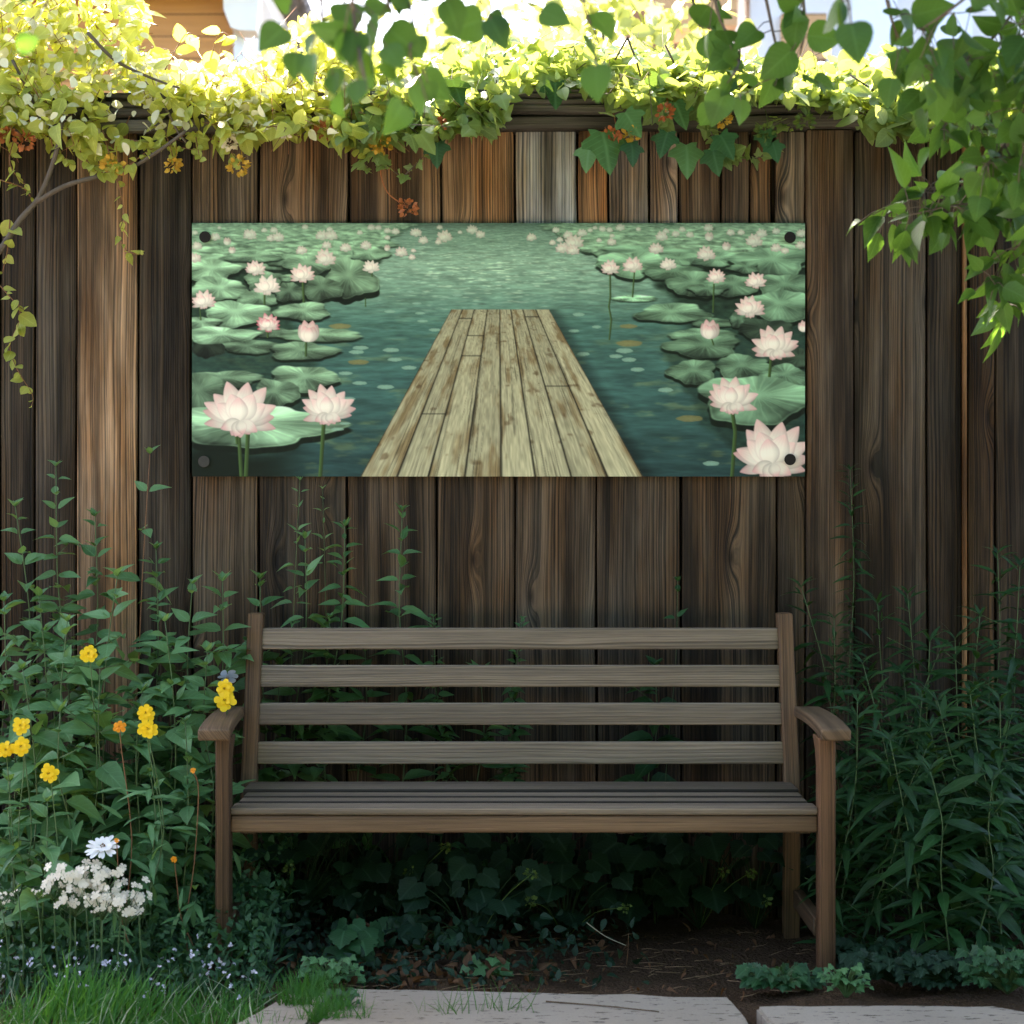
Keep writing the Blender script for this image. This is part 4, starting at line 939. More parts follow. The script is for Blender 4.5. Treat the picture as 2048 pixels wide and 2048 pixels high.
for i, l in enumerate(limbs):
    mb = MB(); tube(mb, l, .045-.007*i, .006, 9, sub=6); b = mb.build('bough', M['bark'], tree)
    mb = MB(); ms = MB()
    if i == 0:
        for pts, n, sz in ((([(760,-60),(780,20),(795,80),(780,130)], 2.75), 9, .070), (([(700,-60),(710,50),(722,120),(735,180)], 2.6), 8, .066), (([(800,-60),(825,40),(820,110),(840,160)], 2.8), 6, .068),
                           (([(590,-70),(600,20),(610,40)], 2.7), 6, .060), (([(640,-60),(650,60),(690,90)], 2.7), 7, .065), (([(950,-80),(960,10)], 2.8), 5, .06), (([(1020,-60),(1035,30)], 2.9), 2, .085),
                           (([(1160,-70),(1170,20),(1190,60)], 2.9), 3, .08), (([(680,-60),(690,30)], 2.75), 5, .08), (([(870,-80),(880,-30)], 2.7), 4, .06), (([(100,-80),(95,0),(90,15)], 2.4), 2, .055), (([(10,-80),(8,10)], 2.4), 1, .045)):
            (pl, Y) = pts; twigleaf(mb, b, [P(u, v, Y+rnd.uniform(-.1, .1)) for u, v in pl], n, sz)
    if i == 1:
        for pts, n, sz in ((([(1420,-70),(1440,40),(1480,100),(1470,150)], 3.5), 11, .085), (([(1520,-60),(1545,60),(1560,130),(1550,170)], 3.6), 12, .085), (([(1600,-60),(1610,50),(1600,110)], 3.5), 7, .085),
                           (([(1370,-60),(1400,60)], 3.6), 6, .08), (([(1680,-60),(1700,20)], 3.0), 5, .09), (([(1760,-60),(1790,60),(1830,120)], 3.4), 10, .085)):
            (pl, Y) = pts; twigleaf(mb, b, [P(u, v, Y+rnd.uniform(-.1, .1)) for u, v in pl], n, sz)
    if i == 2:
        for pts, n, sz in ((([(2080,-60),(2000,60),(1930,120),(1860,150)], 3.6), 42, .085), (([(2100,40),(2020,150),(1940,200),(1880,260)], 3.8), 44, .085), (([(2120,100),(2060,200),(2010,290),(1970,330)], 3.7), 42, .085),
                           (([(2000,-60),(1900,20),(1840,60)], 3.4), 18, .09), (([(2130,-20),(2060,60),(1990,90)], 3.5), 20, .088), (([(2140,130),(2070,230),(2040,330)], 3.6), 18, .085)):
            (pl, Y) = pts; twigleaf(mb, b, [P(u, v, Y+rnd.uniform(-.1, .1)) for u, v in pl], n, sz, OVATE if rnd.random() < .4 else HEART)
    if i == 3:
        for pts, n, sz in ((([(2130,300),(2020,350),(1900,370),(1800,400),(1745,430)], 4.1), 46, .105), (([(2120,380),(2020,400),(1910,410),(1820,430)], 4.0), 42, .105), (([(2120,420),(2060,470),(2010,520),(1990,570)], 4.1), 36, .100), (([(2110,460),(2060,540),(2020,590),(2010,630)], 4.1), 28, .095), (([(2130,330),(2050,320),(1960,330)], 4.0), 10, .10),
                           (([(2140,300),(2090,400),(2050,450)], 3.9), 16, .11)):
            (pl, Y) = pts; twigleaf(mb, b, [P(u, v, Y+rnd.uniform(-.06, .06)) for u, v in pl], n, sz, OVATE, .55, .07)
    mb.build('leaves', M['leaf_tree'], b)
mb = MB(); n = CROWN_N = 5200
k = 34; cs = np.array((.35, 3.85, 3.55))+rdir(k)*np.array((1.75, .85, .75))*RG.uniform(.35, 1, (k, 1))
pp = cs[RG.integers(0, k, n)]+RG.normal(size=(n, 3))*np.array((.33, .30, .24)); pp = pp[pp[:, 2] > 2.55+.10*pp[:, 1]*0]
pp = pp[(pp[:, 2]-CZ)/np.maximum(pp[:, 1], .5) > .335]
side = np.array((2.5, 3.7, 1.9))+rdir(1500)*np.array((.75, 1.0, .95))*RG.uniform(.2, 1, (1500, 1)); side = side[side[:, 0] > .2844*side[:, 1]*1.0+.42]  # unseen side foliage, added to hold light off the right end
shade = []  # unseen leaf clumps added toward the sun to shade the hanging boughs
for (c, m_) in (((-.65, 3.35, 2.75), 700), ((-.45, 3.75, 3.05), 600), ((-.1, 3.6, 2.95), 500), ((-.15, 4.25, 3.05), 600), ((.2, 4.3, 3.1), 600), ((.45, 4.45, 3.1), 700), ((.65, 4.3, 2.95), 500), ((.40, 5.05, 3.06), 520), ((.75, 4.75, 2.95), 350)):
    shade.append(np.array(c)+RG.normal(size=(m_, 3))*np.array((.26, .20, .15)))
shade = np.concatenate(shade); shade = shade[(shade[:, 2]-CZ)/np.maximum(shade[:, 1], .5) > .332]
pp = np.concatenate([pp, side, shade])
leaves(mb, HEART, pp, rdir(len(pp), (0, 0, -.5)), rdir(len(pp), (0, 0, 1), .6), RG.uniform(.08, .13, len(pp)))
ms = MB()
for c in cs[:22]: tube(ms, [(1.8, 3.55, 3.1), ((1.6+c[0])/2, (3.5+c[1])/2, (3.2+c[2])/2+.1), tuple(c)], .025, .006, 6, sub=3)
mb.build('crown', M['leaf_tree'], tree); ms.build('upper_branches', M['bark'], tree)

# ---------------------------------------------------------------- the planted bed
def leafy_plant(name, label, u, v, Y, ls=.075, tpl=OVATE, mat='leaf_bed', lean=(0, 0), nodes=None, group=None, stem='stem', base=None, side=True, cat='plant', wide=1., r=.0035, bare=.0, top=.6, low=1.):
    """an upright plant whose tip is seen at (u, v) at distance Y: a bent stem with pairs of leaves, each pair turned from the last"""
    tip = P(u, v, Y)
    b = np.array((tip[0]-lean[0], Y-lean[1], 0.)) if base is None else np.array(base, float)
    root = empty(name, tuple(b), label, cat, group)
    mid = (b+tip)/2+np.array((rnd.uniform(-.04, .04), rnd.uniform(-.03, .03), 0))
    pts = np.array([b+np.array((0, 0, -.02)), (b*2+mid)/3*np.array((1, 1, 1)), mid, (tip+mid)/2+np.array((rnd.uniform(-.02, .02), 0, 0)), tip])
    ms = MB(); tube(ms, pts, r, r*.35, 6, sub=4)
    h = tip[2]
    n = nodes or max(4, int(h/(ls*.50)))
    L = np.concatenate([[0], np.cumsum(np.linalg.norm(np.diff(pts, axis=0), axis=1))]); L /= L[-1]
    mb = MB(); PO = []; DR = []; UP = []; SZ_ = []
    for i in range(n):
        t = bare+(1-bare)*(.06+.94*(i+.5*rnd.random())/n); q = np.array([np.interp(t, L, pts[:, k]) for k in range(3)])
        prof = min(1, .55+1.2*t)*min(1., top+(1-t)*2.6)*low if t < .5 else min(1., top*.6+(1-t)*2.2)
        a0 = i*math.pi/2+rnd.uniform(-.5, .5)
        for s in (0, math.pi):
            a = a0+s+rnd.uniform(-.3, .3); el = rnd.uniform(-.35, .35)+(.55 if t > .85 else 0)
            d = np.array((math.cos(a)*math.cos(el), math.sin(a)*math.cos(el)*.9, math.sin(el)))
            sz = ls*prof*rnd.uniform(.75, 1.2)
            PO.append(q+d*.006); DR.append(d); UP.append(np.array((rnd.uniform(-.3, .3), rnd.uniform(-.95, -.1), 1.0))); SZ_.append(sz)
            if side and rnd.random() < .55:
                d2 = d+np.array((rnd.uniform(-.7, .7), rnd.uniform(-.7, .7), rnd.uniform(-.1, .8)))
                PO.append(q+d*.012); DR.append(d2); UP.append(np.array((rnd.uniform(-.3, .3), rnd.uniform(-.5, .1), 1.0))); SZ_.append(sz*rnd.uniform(.35, .6))
            if side and rnd.random() < .22 and t < .85:              # a short side shoot
                e = q+d*ls*.9*prof+np.array((0, 0, ls*.35))
                tube(ms, [q, (q+e)/2, e], r*.4, r*.3, 4)
                for k in range(4):
                    a = rnd.uniform(0, 6.28); PO.append(q+(e-q)*rnd.uniform(.5, 1)); DR.append(np.array((math.cos(a), math.sin(a)-.2, rnd.uniform(-.2, .5)))); UP.append(np.array((0, -.4, 1.))); SZ_.append(sz*rnd.uniform(.4, .65))
    for k in range(4):
        a = k*1.57+rnd.random(); PO.append(tip-np.array((0, 0, .004))); DR.append(np.array((math.cos(a)*.6, math.sin(a)*.6, .8))); UP.append(np.array((0, -.3, 1.))); SZ_.append(ls*top*rnd.uniform(.4, .7))
    leaves(mb, tpl, PO, np.array(DR), np.array(UP), np.array(SZ_), None, wide)
    ms.build('stem', M[stem], root); mb.build('foliage', M[mat], root)
    return root
G1 = 'leafy plants of the bed left of the bench'
BED = [  # tip u, v, distance, leaf size, lean, label, options
    (112, 930, 5.28, .070, (-.02, 0), 'tallest leafy plant at the left, pale bud tip against the dark boards', dict(top=.5)),
    (30, 1010, 5.25, .072, (-.05, 0), 'leafy plant with arching feathery tip at the left edge, left of the tallest plant', dict()),
    (300, 905, 5.30, .078, (.09, 0), 'lanky orange-stemmed plant with a star of leaves at its tip', dict(stem='redstem', side=False, nodes=9, r=.0028)),
    (190, 1030, 5.30, .072, (.03, 0), 'leafy plant in front of the warm tan fence board', dict()),
    (312, 1095, 5.25, .080, (-.02, 0), 'leafy plant before the dark knotted board, between the tan board and the bench', dict()),
    (385, 1165, 5.22, .085, (.02, 0), 'bushy plant with a small yellowish tip, left of the bench post', dict(top=.5)),
    (445, 1160, 5.22, .085, (.02, 0), 'pale-leaved plant close beside the left bench post', dict()),
    (520, 1155, 5.34, .080, (.03, 0), 'leafy plant rising just behind the left bench post', dict()),
    (78, 1190, 5.05, .085, (0, 0), 'leafy plant at the left, below the tallest plant and above a yellow flower', dict()),
    (8, 1200, 5.05, .085, (0, 0), 'leafy plant cut by the left edge of the picture', dict()),
    (235, 1150, 5.05, .10, (.02, 0), 'plant with one broad bright upright leaf, in front of the tan board', dict()),
    (135, 1240, 4.95, .090, (-.02, 0), 'leafy plant standing beside the lone upper yellow flower', dict()),
    (330, 1240, 5.0, .090, (.02, 0), 'leafy plant above the stacked pair of yellow flowers', dict()),
    (415, 1300, 5.05, .092, (.02, 0), 'plant with pale folded leaves just left of the bench armrest', dict()),
    (45, 1335, 4.85, .095, (0, 0), 'leafy plant at the left edge behind the three yellow flowers', dict()),
    (200, 1330, 4.85, .095, (.02, 0), 'leafy plant below the lone upper yellow flower', dict()),
    (285, 1380, 4.88, .085, (.0, 0), 'shaded leafy plant between the yellow pair and the bench leg', dict()),
    (120, 1420, 4.75, .090, (0, 0), 'leafy plant with a long blade pointing left, right of the lower-left yellow flowers', dict()),
    (20, 1560, 4.68, .085, (-.02, 0), 'short leafy plant at the lower left edge', dict()),
    (95, 1600, 4.65, .085, (.02, 0), 'short plant with broad pale blades above the white blossoms', dict()),
    (370, 1440, 4.85, .060, (.02, 0), 'small-leaved shaded plant close to the left front leg of the bench', dict()),
    (300, 1540, 4.75, .055, (.0, 0), 'small-leaved weedy plant left of the front bench leg', dict()),
    (610, 1075, 5.36, .088, (.03, 0), 'large-leaved plant seen above the top slat of the bench, left of centre', dict(wide=.72)),
    (690, 1050, 5.37, .070, (.05, 0), 'slender serrated plant behind the bench, leaning left of the fence knot', dict(side=False, bare=.45, wide=.7)),
    (805, 1020, 5.37, .078, (.03, 0), 'spiky-tipped plant behind the bench, below the jetty of the banner', dict(wide=.62, bare=.3, side=False)),
    (600, 958, 5.39, .050, (.0, 0), 'thin wispy stem just under the left part of the banner', dict(side=False, bare=.6, wide=.55, nodes=9, r=.002)),
    (645, 975, 5.395, .045, (.02, 0), 'small sprig peeping out beneath the banner near the jetty', dict(side=False, bare=.8, wide=.5, nodes=6, r=.0015)),
    (867, 1232, 5.36, .040, (.0, 0), 'small green shoot tip over the top slat, left of the bench middle', dict(bare=.3)),
    (1045, 1236, 5.36, .045, (.0, 0), 'small green shoot tip over the top slat at the bench middle', dict(bare=.3)),
    (660, 1232, 5.36, .060, (.0, 0), 'short tip showing over the top slat below the large-leaved plant', dict(bare=.2)),
    (730, 1300, 5.36, .105, (.0, 0), 'leafy plant seen through the gaps between the back slats at the left', dict(wide=.8)),
    (960, 1345, 5.38, .10, (.0, 0), 'dim leafy plant seen between the back slats near the middle', dict(wide=.7)),
    (560, 1330, 5.35, .10, (.0, 0), 'dim leafy plant behind the back slats beside the left post', dict(wide=.8)),
    (1355, 1160, 5.40, .060, (.06, 0), 'thin stem with two leaves against the fence, right of the bench middle', dict(side=False, bare=.86, nodes=2, r=.0015, mat='leaf_shade')),
    (1310, 1330, 5.38, .085, (.0, 0), 'dark plant behind the back slats at the right', dict(mat='leaf_shade')),
]
for u, v, Y, ls, lean, label, k in BED: leafy_plant('leafy_plant', label, u, v, Y, ls*(1.4 if ls > .06 else 1.15), lean=lean, mat=k.pop('mat', None) or ('leaf_light' if any(q in label for q in ('pale', 'bright', 'broad', 'star', 'large')) or rnd.random() < .2 else 'leaf_bed'), group=G1 if u < 500 else 'leafy plants behind the bench', **k)
# filler plants deep in the bed that nothing tells apart
for i in range(16):
    u = rnd.uniform(-60, 400); Y = rnd.uniform(4.95, 5.38)
    leafy_plant('leafy_plant', 'shaded leafy plant deep in the bed left of the bench', u, rnd.uniform(1350, 1600), Y, rnd.uniform(.07, .10), mat='leaf_shade', group='shaded plants deep in the left bed')

G2 = 'narrow-leaved plants right of the bench'
WIL = [
    (1700, 938, 5.40, .055, (.03, 0), 'thin climbing shoot high against the right end of the wide fence post', dict(bare=.45, r=.002)),
    (1602, 1172, 5.30, .085, (-.09, 0), 'narrow-leaved stem leaning left over the wide fence post', dict()),
    (1668, 1235, 5.25, .085, (-.02, 0), 'narrow-leaved stem right of the bench post, in front of the wide fence post', dict()),
    (1755, 1205, 5.30, .090, (-.06, 0), 'narrow-leaved stem leaning left from the middle of the right-hand clump', dict()),
    (1815, 1185, 5.30, .090, (-.04, 0), 'narrow-leaved stem left of the lit-looking edge strip of the fence', dict()),
    (1995, 1105, 5.25, .090, (.02, 0), 'tallest narrow-leaved stem by the right edge', dict()),
    (2040, 1130, 5.20, .095, (.03, 0), 'narrow-leaved stem cut by the right edge of the picture', dict()),
    (1725, 1325, 5.00, .100, (-.10, 0), 'narrow-leaved stem with bright leaves nearest the bench armrest', dict()),
    (1860, 1280, 5.10, .100, (-.05, 0), 'narrow-leaved stem in front of the foot of the lit-looking edge strip', dict()),
    (1910, 1275, 5.10, .100, (-.01, 0), 'forked narrow-leaved stem just left of the lit-looking edge strip', dict()),
    (1960, 1230, 5.15, .095, (.02, 0), 'narrow-leaved stem right of the lit-looking edge strip, below the tallest stem', dict()),
    (1875, 1400, 4.85, .115, (-.10, 0), 'bright arching stem in the middle of the right-hand clump', dict()),
    (1940, 1385, 4.85, .115, (-.04, 0), 'stout bright stem with long curving leaves, right-hand clump front', dict()),
    (2000, 1400, 4.85, .110, (.02, 0), 'narrow-leaved stem at the front of the clump near the right edge', dict()),
    (1780, 1480, 4.75, .120, (-.08, 0), 'low leafy stem in front of the clump, right of the bench arm support', dict()),
    (1860, 1540, 4.70, .130, (.0, 0), 'low stem with broad drooping leaves, right-hand clump front', dict(wide=1.5)),
    (1985, 1560, 4.70, .130, (.05, 0), 'low stem with broad leaves by the lower right edge', dict(wide=1.5)),
]
for u, v, Y, ls, lean, label, k in WIL: leafy_plant('narrow_leaved_plant', label, u, v, Y, ls*1.12, WILLOW, 'leaf_willow', (lean[0]*1.5+rnd.uniform(-.07, .07), lean[1]), nodes=k.pop('nodes', None) or int(GZ(v, Y)/.036), group=G2, r=k.pop('r', .0026), wide=k.pop('wide', 1.15), top=.9, **k)
for i in range(26):
    u = rnd.uniform(1690, 2200); Y = rnd.uniform(4.8, 5.36)
    leafy_plant('narrow_leaved_plant', 'shaded narrow-leaved stem deep in the clump right of the bench', u, rnd.uniform(1260, 1560), Y, rnd.uniform(.09, .12), WILLOW, 'leaf_willow', (rnd.uniform(-.22, .22), 0), nodes=26, r=.0024, top=.9, group='shaded stems deep in the right clump', wide=1.2)

# low plants in the dark beneath the bench
def low_plant(label, u, v, Y, n, size, h, tpl=MAPLE, mat='leaf_shade', group=None, heads=(), spread=None):
    c = P(u, v, Y); c[2] = 0
    root = empty('low_plant', tuple(c), label, 'plant', group); ms = MB(); mb = MB(); PO = []; DR = []; UP = []
    for k in range(n):
        a = rnd.uniform(0, 6.28); rr = rnd.uniform(.02, .5)*h*1.3 if spread is None else spread*math.sqrt(rnd.random()); e = c+np.array((math.cos(a)*rr*1.3, math.sin(a)*rr*.5, h*rnd.uniform(.25, 1.)))
        tube(ms, [c, (c+e)/2+np.array((0, 0, .15*h)), e], .0024, .0015, 5, sub=3)
        PO.append(e); DR.append(np.array((math.cos(a)*.7, math.sin(a)*.7-.35, -.45))); UP.append(np.array((rnd.uniform(-.3, .3), -.75, .8)))
    leaves(mb, tpl, PO, np.array(DR), np.array(UP), size*RG.uniform(.6, 1.25, n))
    ms.build('stems', M['dimstem' if mat == 'leaf_deep' else 'stem'], root); mb.build('foliage', M[mat], root)
    for (hu, hv) in heads:
        m3 = MB(); q = P(hu, hv, Y-.12); cluster(m3, q, .013, 22, .011); tube(m3, [q, (q+c)/2+np.array((0, 0, .03)), c], .0013, .0013, 4, sub=3); m3.build('flower_head', M['lime'], root)
G3 = 'low plants growing under the bench'
LOW = [
    (505, 1880, 4.98, 12, .085, .22, 'low plant with a pale lobed leaf beside the left front leg under the bench', ()),
    (585, 1880, 5.15, 18, .100, .36, 'low plant with two arching stalks at the left under the bench', ((580, 1737),)),
    (680, 1880, 5.2, 18, .100, .36, 'dark low plant left of the middle under the bench', ()),
    (700, 1930, 4.80, 12, .075, .12, 'yellowish low plant at the soil edge, left of the dead leaves', ()),
    (770, 1870, 5.2, 16, .110, .38, 'dark broad-leaved low plant under the bench, behind the dead leaves', ((820, 1742), (890, 1695))),
    (840, 1900, 5.0, 9, .065, .14, 'small yellow-green low plant among the dead leaves', ()),
    (945, 1890, 4.98, 14, .085, .24, 'low plant with hanging pointed leaves under the middle of the bench', ((1063, 1748),)),
    (1010, 1850, 5.25, 16, .110, .34, 'dark low plant at the middle of the fence foot', ((1190, 1741),)),
    (1130, 1875, 5.1, 16, .090, .24, 'low plant with two drooping leaves right of the bench middle', ((1062, 1804), (1251, 1815))),
    (1270, 1850, 5.25, 14, .105, .26, 'dark low plant under the right half of the bench, before the upright straw', ()),
    (1400, 1850, 5.22, 16, .110, .33, 'dark low plant with lime flower heads under the right of the bench', ((1447, 1743), (1501, 1745))),
    (1510, 1850, 5.22, 14, .105, .28, 'dark low plant under the bench beside the right stretcher', ((1532, 1802),)),
]
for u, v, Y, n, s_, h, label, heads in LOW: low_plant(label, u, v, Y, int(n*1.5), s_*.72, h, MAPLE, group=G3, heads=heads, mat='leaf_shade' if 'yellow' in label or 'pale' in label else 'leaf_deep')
# two pale leaves catching the light
for i in range(1):
    pass
G4 = 'low leafy plants along the paving edge'
for u, v, Y, n, s_, h, sp, label, mt in ((1560, 1962, 4.56, 120, .026, .06, .075, 'dense low green clump at the foot of the right front bench leg', 'leaf_shade'), (1692, 1985, 4.48, 60, .018, .085, .05, 'bright small-leaved clump right of the right front bench leg', 'leaf_bed'),
        (1790, 1965, 4.62, 150, .026, .08, .11, 'dark low clump on the soil under the white straw', 'leaf_deep'), (1900, 1970, 4.58, 150, .026, .08, .11, 'dark low clump behind the right paving stone', 'leaf_deep'),
        (2015, 1975, 4.52, 130, .026, .11, .09, 'brighter ferny low clump in the lower right corner', 'leaf_shade'), (1735, 1945, 4.75, 130, .026, .09, .10, 'dark low clump on the soil between bench leg and white straw', 'leaf_deep'), (660, 1960, 4.58, 60, .022, .08, .06, 'small green clump growing in the gap left of the large paving stone', 'leaf_bed'),
        (690, 2030, 4.30, 30, .016, .07, .03, 'tiny-leaved clump at the left edge of the large paving stone', 'leaf_shade'), (985, 1935, 4.70, 7, .05, .05, .05, 'flat green plant with a yellowing leaf by the paving, right of dead leaves', 'leaf_bed')):
    low_plant(label, u, v, Y, n, s_, h, IVY, mt, G4, (), sp)

# ---------------------------------------------------------------- flowers
def daisy(label, u, v, Y, size, mat='yellow', face=(0, -1, .35), petals=8, stem='stem', cat='flower', group='yellow flowers of the left bed', name='yellow_flower', stemlen=None):
    c = P(u, v, Y); fc = nrmz(np.array(face, float)+RG.normal(size=3)*.15)
    base = np.array((c[0]+rnd.uniform(-.03, .03), c[1]+.05, 0))
    root = empty(name, tuple(base), label, cat, group)
    x = nrmz(np.cross(fc, (0, 0, 1.))); y = np.cross(x, fc)
    mb = MB(); an = np.arange(petals)*2*math.pi/petals+rnd.random()
    d = np.cos(an)[:, None]*x+np.sin(an)[:, None]*y
    leaves(mb, PETAL, c+d*size*.04, d+fc*.10+RG.normal(size=d.shape)*.06, np.broadcast_to(fc, d.shape)+RG.normal(size=d.shape)*.18, size*.5*RG.uniform(.82, 1.12, petals), None, 8/petals**.5/2.83*(1.02 if petals < 12 else .62), .8)
    leaves(mb, PETAL, c+d*size*.03+fc*.004, np.roll(d, 1, 0)*.9+d+fc*.55, np.broadcast_to(fc, d.shape)+RG.normal(size=d.shape)*.2, size*.30*RG.uniform(.7, 1.1, petals), None, .95, .8)
    head = mb.build('flower_head', M[mat], root)
    m2 = MB(); q = rdir(26)*size*.065*np.array((1, 1, 1)); leaves(m2, ROUND, c+fc*.005+q, nrmz(q+fc*.02), rdir(26), size*.05); m2.build('disc', M['disc'], head)
    ms = MB(); b2 = c-fc*.03-np.array((0, 0, .05)); tube(ms, [c-fc*.002, b2, b2*.6+base*.4+np.array((rnd.uniform(-.03, .03), .02, 0)), b2*.25+base*.75+np.array((rnd.uniform(-.03, .03), .03, 0)), base], .0013, .0019, 5, sub=4); ms.build('stem', M[stem], root)
    ml = MB(); n = 7; t = RG.uniform(.25, .85, n)[:, None]; leaves(ml, WILLOW, b2*t+base*(1-t), rdir(n, (0, -.2, .3)), (0, -.4, 1.), RG.uniform(.05, .09, n), None, 1.3); ml.build('foliage', M['leaf_bed'], root)
for a in (('lone yellow flower highest in the left bed', 178, 1308, 4.80, .046), ('yellow flower at the left, topmost of three near the edge', 42, 1452, 4.62, .046), ('yellow flower at the left edge, partly cut, leftmost of three', 12, 1500, 4.62, .042),
          ('yellow flower at the left, the lower right one of three near the edge', 42, 1493, 4.60, .048), ('lowest yellow flower, by itself and facing forward', 98, 1547, 4.58, .048),
          ('upper yellow flower of the pair left of the bench leg', 292, 1426, 4.62, .046), ('lower yellow flower of the pair left of the bench leg', 296, 1458, 4.60, .050),
          ('upper yellow flower of the pair beside the bench post', 450, 1378, 4.90, .050), ('lower yellow flower of the pair beside the bench post', 450, 1402, 4.88, .056)): daisy(*a)
for a in (('small orange flower on a reddish stem left of the yellow pair', 239, 1454, 4.64, .032), ('tiny orange flower near the bench leg at seat height', 386, 1541, 4.64, .016), ('tiny orange flower left of the lower bench leg', 348, 1719, 4.58, .016), ('tiny orange bud above the white flower', 233, 1681, 4.5, .012)):
    daisy(*a, mat='orange', petals=6, group='orange flowers of the left bed', name='orange_flower', stem='redstem')
daisy('large white shaggy flower above the cream blossoms', 206, 1695, 4.52, .080, 'white', (0, -.62, .9), 16, group=None, name='white_flower')
daisy('drooping pale blue flower half hidden beside the bench post', 455, 1352, 5.10, .060, 'blue', (.1, -.8, -.7), 6, group=None, name='blue_flower')
def umbel(label, u, v, Y, w, n, mat='cream'):
    c = P(u, v, Y); base = np.array((c[0]+rnd.uniform(-.02, .02), c[1]+.03, 0)); root = empty('white_blossom', tuple(base), label, 'flower', 'cream blossoms of the left bed')
    mb = MB(); ms = MB(); hub = c-np.array((0, 0, w*.55))
    tube(ms, [base, (base+hub)/2+np.array((rnd.uniform(-.01, .01), 0, 0)), hub], .0024, .0018, 5, sub=3)
    for k in range(n):
        q = c+np.array((RG.uniform(-.5, .5)*w, RG.uniform(-.35, .35)*w, RG.uniform(-.25, .22)*w)); fc = nrmz((q-hub)*np.array((1, 1, .7))+np.array((0, -.6*w, 0)))
        tube(ms, [hub, (hub+q)/2, q], .0009, .0007, 4)
        x = nrmz(np.cross(fc, (0, 0, 1.))); y = np.cross(x, fc); an = np.arange(5)*2*math.pi/5+rnd.random(); d = np.cos(an)[:, None]*x+np.sin(an)[:, None]*y
        leaves(mb, PETAL, np.repeat(q[None], 5, 0), d+fc*.15, np.broadcast_to(fc, d.shape), w*.092*rnd.uniform(.6, 1.5)*RG.uniform(.8, 1.1, 5), None, 1.1)
        leaves(mb, ROUND, q+fc*.001+rdir(2)*.001, rdir(2), np.repeat(fc[None], 2, 0), w*.03)
    ms.build('stem', M['stem'], root); mb.build('blossoms', M[mat], root)
for a in (('cream blossom head left of and below the white flower', 140, 1748, 4.5, .12, 26), ('cream blossom head just below the white flower', 200, 1755, 4.5, .12, 26), ('cream blossom head with rusty centre, lower middle of the drift', 150, 1785, 4.46, .11, 20),
          ('cream blossom head at the right end of the drift', 243, 1785, 4.46, .11, 22), ('lowest cream blossom head, at the right of the drift', 250, 1812, 4.44, .090, 22), ('thin cream blossom head above the middle of the drift', 172, 1772, 4.5, .09, 14), ('sparse cream blossom head at the far right of the drift', 278, 1795, 4.46, .06, 9), ('sparse cream blossom head at the left end of the drift', 108, 1772, 4.48, .07, 11), ('cream blossom head low in the middle of the drift', 205, 1800, 4.44, .09, 16), ('single pinkish white bloom left of the cream drift', 74, 1784, 4.46, .038, 7),
          ('pale blossom head cut by the left edge', 4, 1795, 4.46, .055, 12), ('small white bloom beside the left edge blossom', 36, 1780, 4.46, .020, 4), ('small pinkish bloom hanging below the cream drift', 188, 1823, 4.44, .028, 6)): umbel(*a)

# ---------------------------------------------------------------- ground cover, grass, litter
def inbed(n, u0, u1, v0, v1, Y0, Y1): return np.array([P(rnd.uniform(u0, u1), rnd.uniform(v0, v1), rnd.uniform(Y0, Y1)) for _ in range(n)])
mb = MB()
n = 4200; x = RG.uniform(-1.6, -.62, n); y = RG.uniform(4.45, 5.2, n); hmax = np.interp(y, [4.45, 4.6, 5.2], [.07, .16, .34]); z = hmax*RG.random(n)**.7
kk = RG.random(n) < .6
leaves(mb, OVATE, np.stack([x, y, z], 1)[kk], rdir(kk.sum(), (0, -.2, .2)), rdir(kk.sum(), (0, -.5, .8), .6), RG.uniform(.010, .030, kk.sum()))
leaves(mb, IVY, np.stack([x, y, z], 1)[~kk], rdir((~kk).sum(), (0, -.2, .2)), rdir((~kk).sum(), (0, -.5, .8), .6), RG.uniform(.008, .024, (~kk).sum()))
n = 1500; x = RG.uniform(-1.6, -.60, n); y = RG.uniform(4.40, 5.0, n); z = np.interp(y, [4.4, 5.0], [.02, .2])*RG.random(n)
leaves(mb, WILLOW, np.stack([x, y, z], 1), rdir(n, (0, -.2, 1.2)), rdir(n, (0, -.9, .2), .5), RG.uniform(.03, .075, n))
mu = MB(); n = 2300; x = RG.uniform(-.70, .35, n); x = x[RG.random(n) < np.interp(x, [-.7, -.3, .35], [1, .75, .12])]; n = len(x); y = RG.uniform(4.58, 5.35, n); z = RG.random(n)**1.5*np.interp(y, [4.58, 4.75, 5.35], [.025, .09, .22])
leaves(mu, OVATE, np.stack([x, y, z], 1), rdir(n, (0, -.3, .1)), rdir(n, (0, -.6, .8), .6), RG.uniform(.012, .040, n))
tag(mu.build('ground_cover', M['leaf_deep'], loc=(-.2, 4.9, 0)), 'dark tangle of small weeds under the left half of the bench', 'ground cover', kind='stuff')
tag(mb.build('ground_cover', M['leaf_shade'], loc=(-1.1, 4.7, 0)), 'tangle of small weeds filling the bed beneath the flowers', 'ground cover', kind='stuff')
mb = MB(); n = 9500
x = RG.uniform(-1.75, -.42, n); y = RG.uniform(3.55, 4.62, n)
edge = np.interp(y, [3.55, 4.25, 4.45, 4.62], [-.52, -.56, -.60, -.72])+.05*np.sin(y*23)
k = (x < edge) & (RG.random(n) < np.interp(y, [4.3, 4.62], [1, .35])); x, y = x[k], y[k]; n = len(x)
tuft = np.exp(-((x+1.02)/.16)**2-((y-4.28)/.10)**2)
pat = vnoise(x*9+40, y*14+7); keep = RG.random(n) < np.clip(.22+1.9*(pat-.30)+tuft, 0, 1); x, y, tuft, pat = x[keep], y[keep], tuft[keep], pat[keep]; n = len(x)
lean = np.stack([vnoise(x*7, y*9)-.5, np.full(n, -.08), np.full(n, 1.5-.5*RG.random(n))], 1)
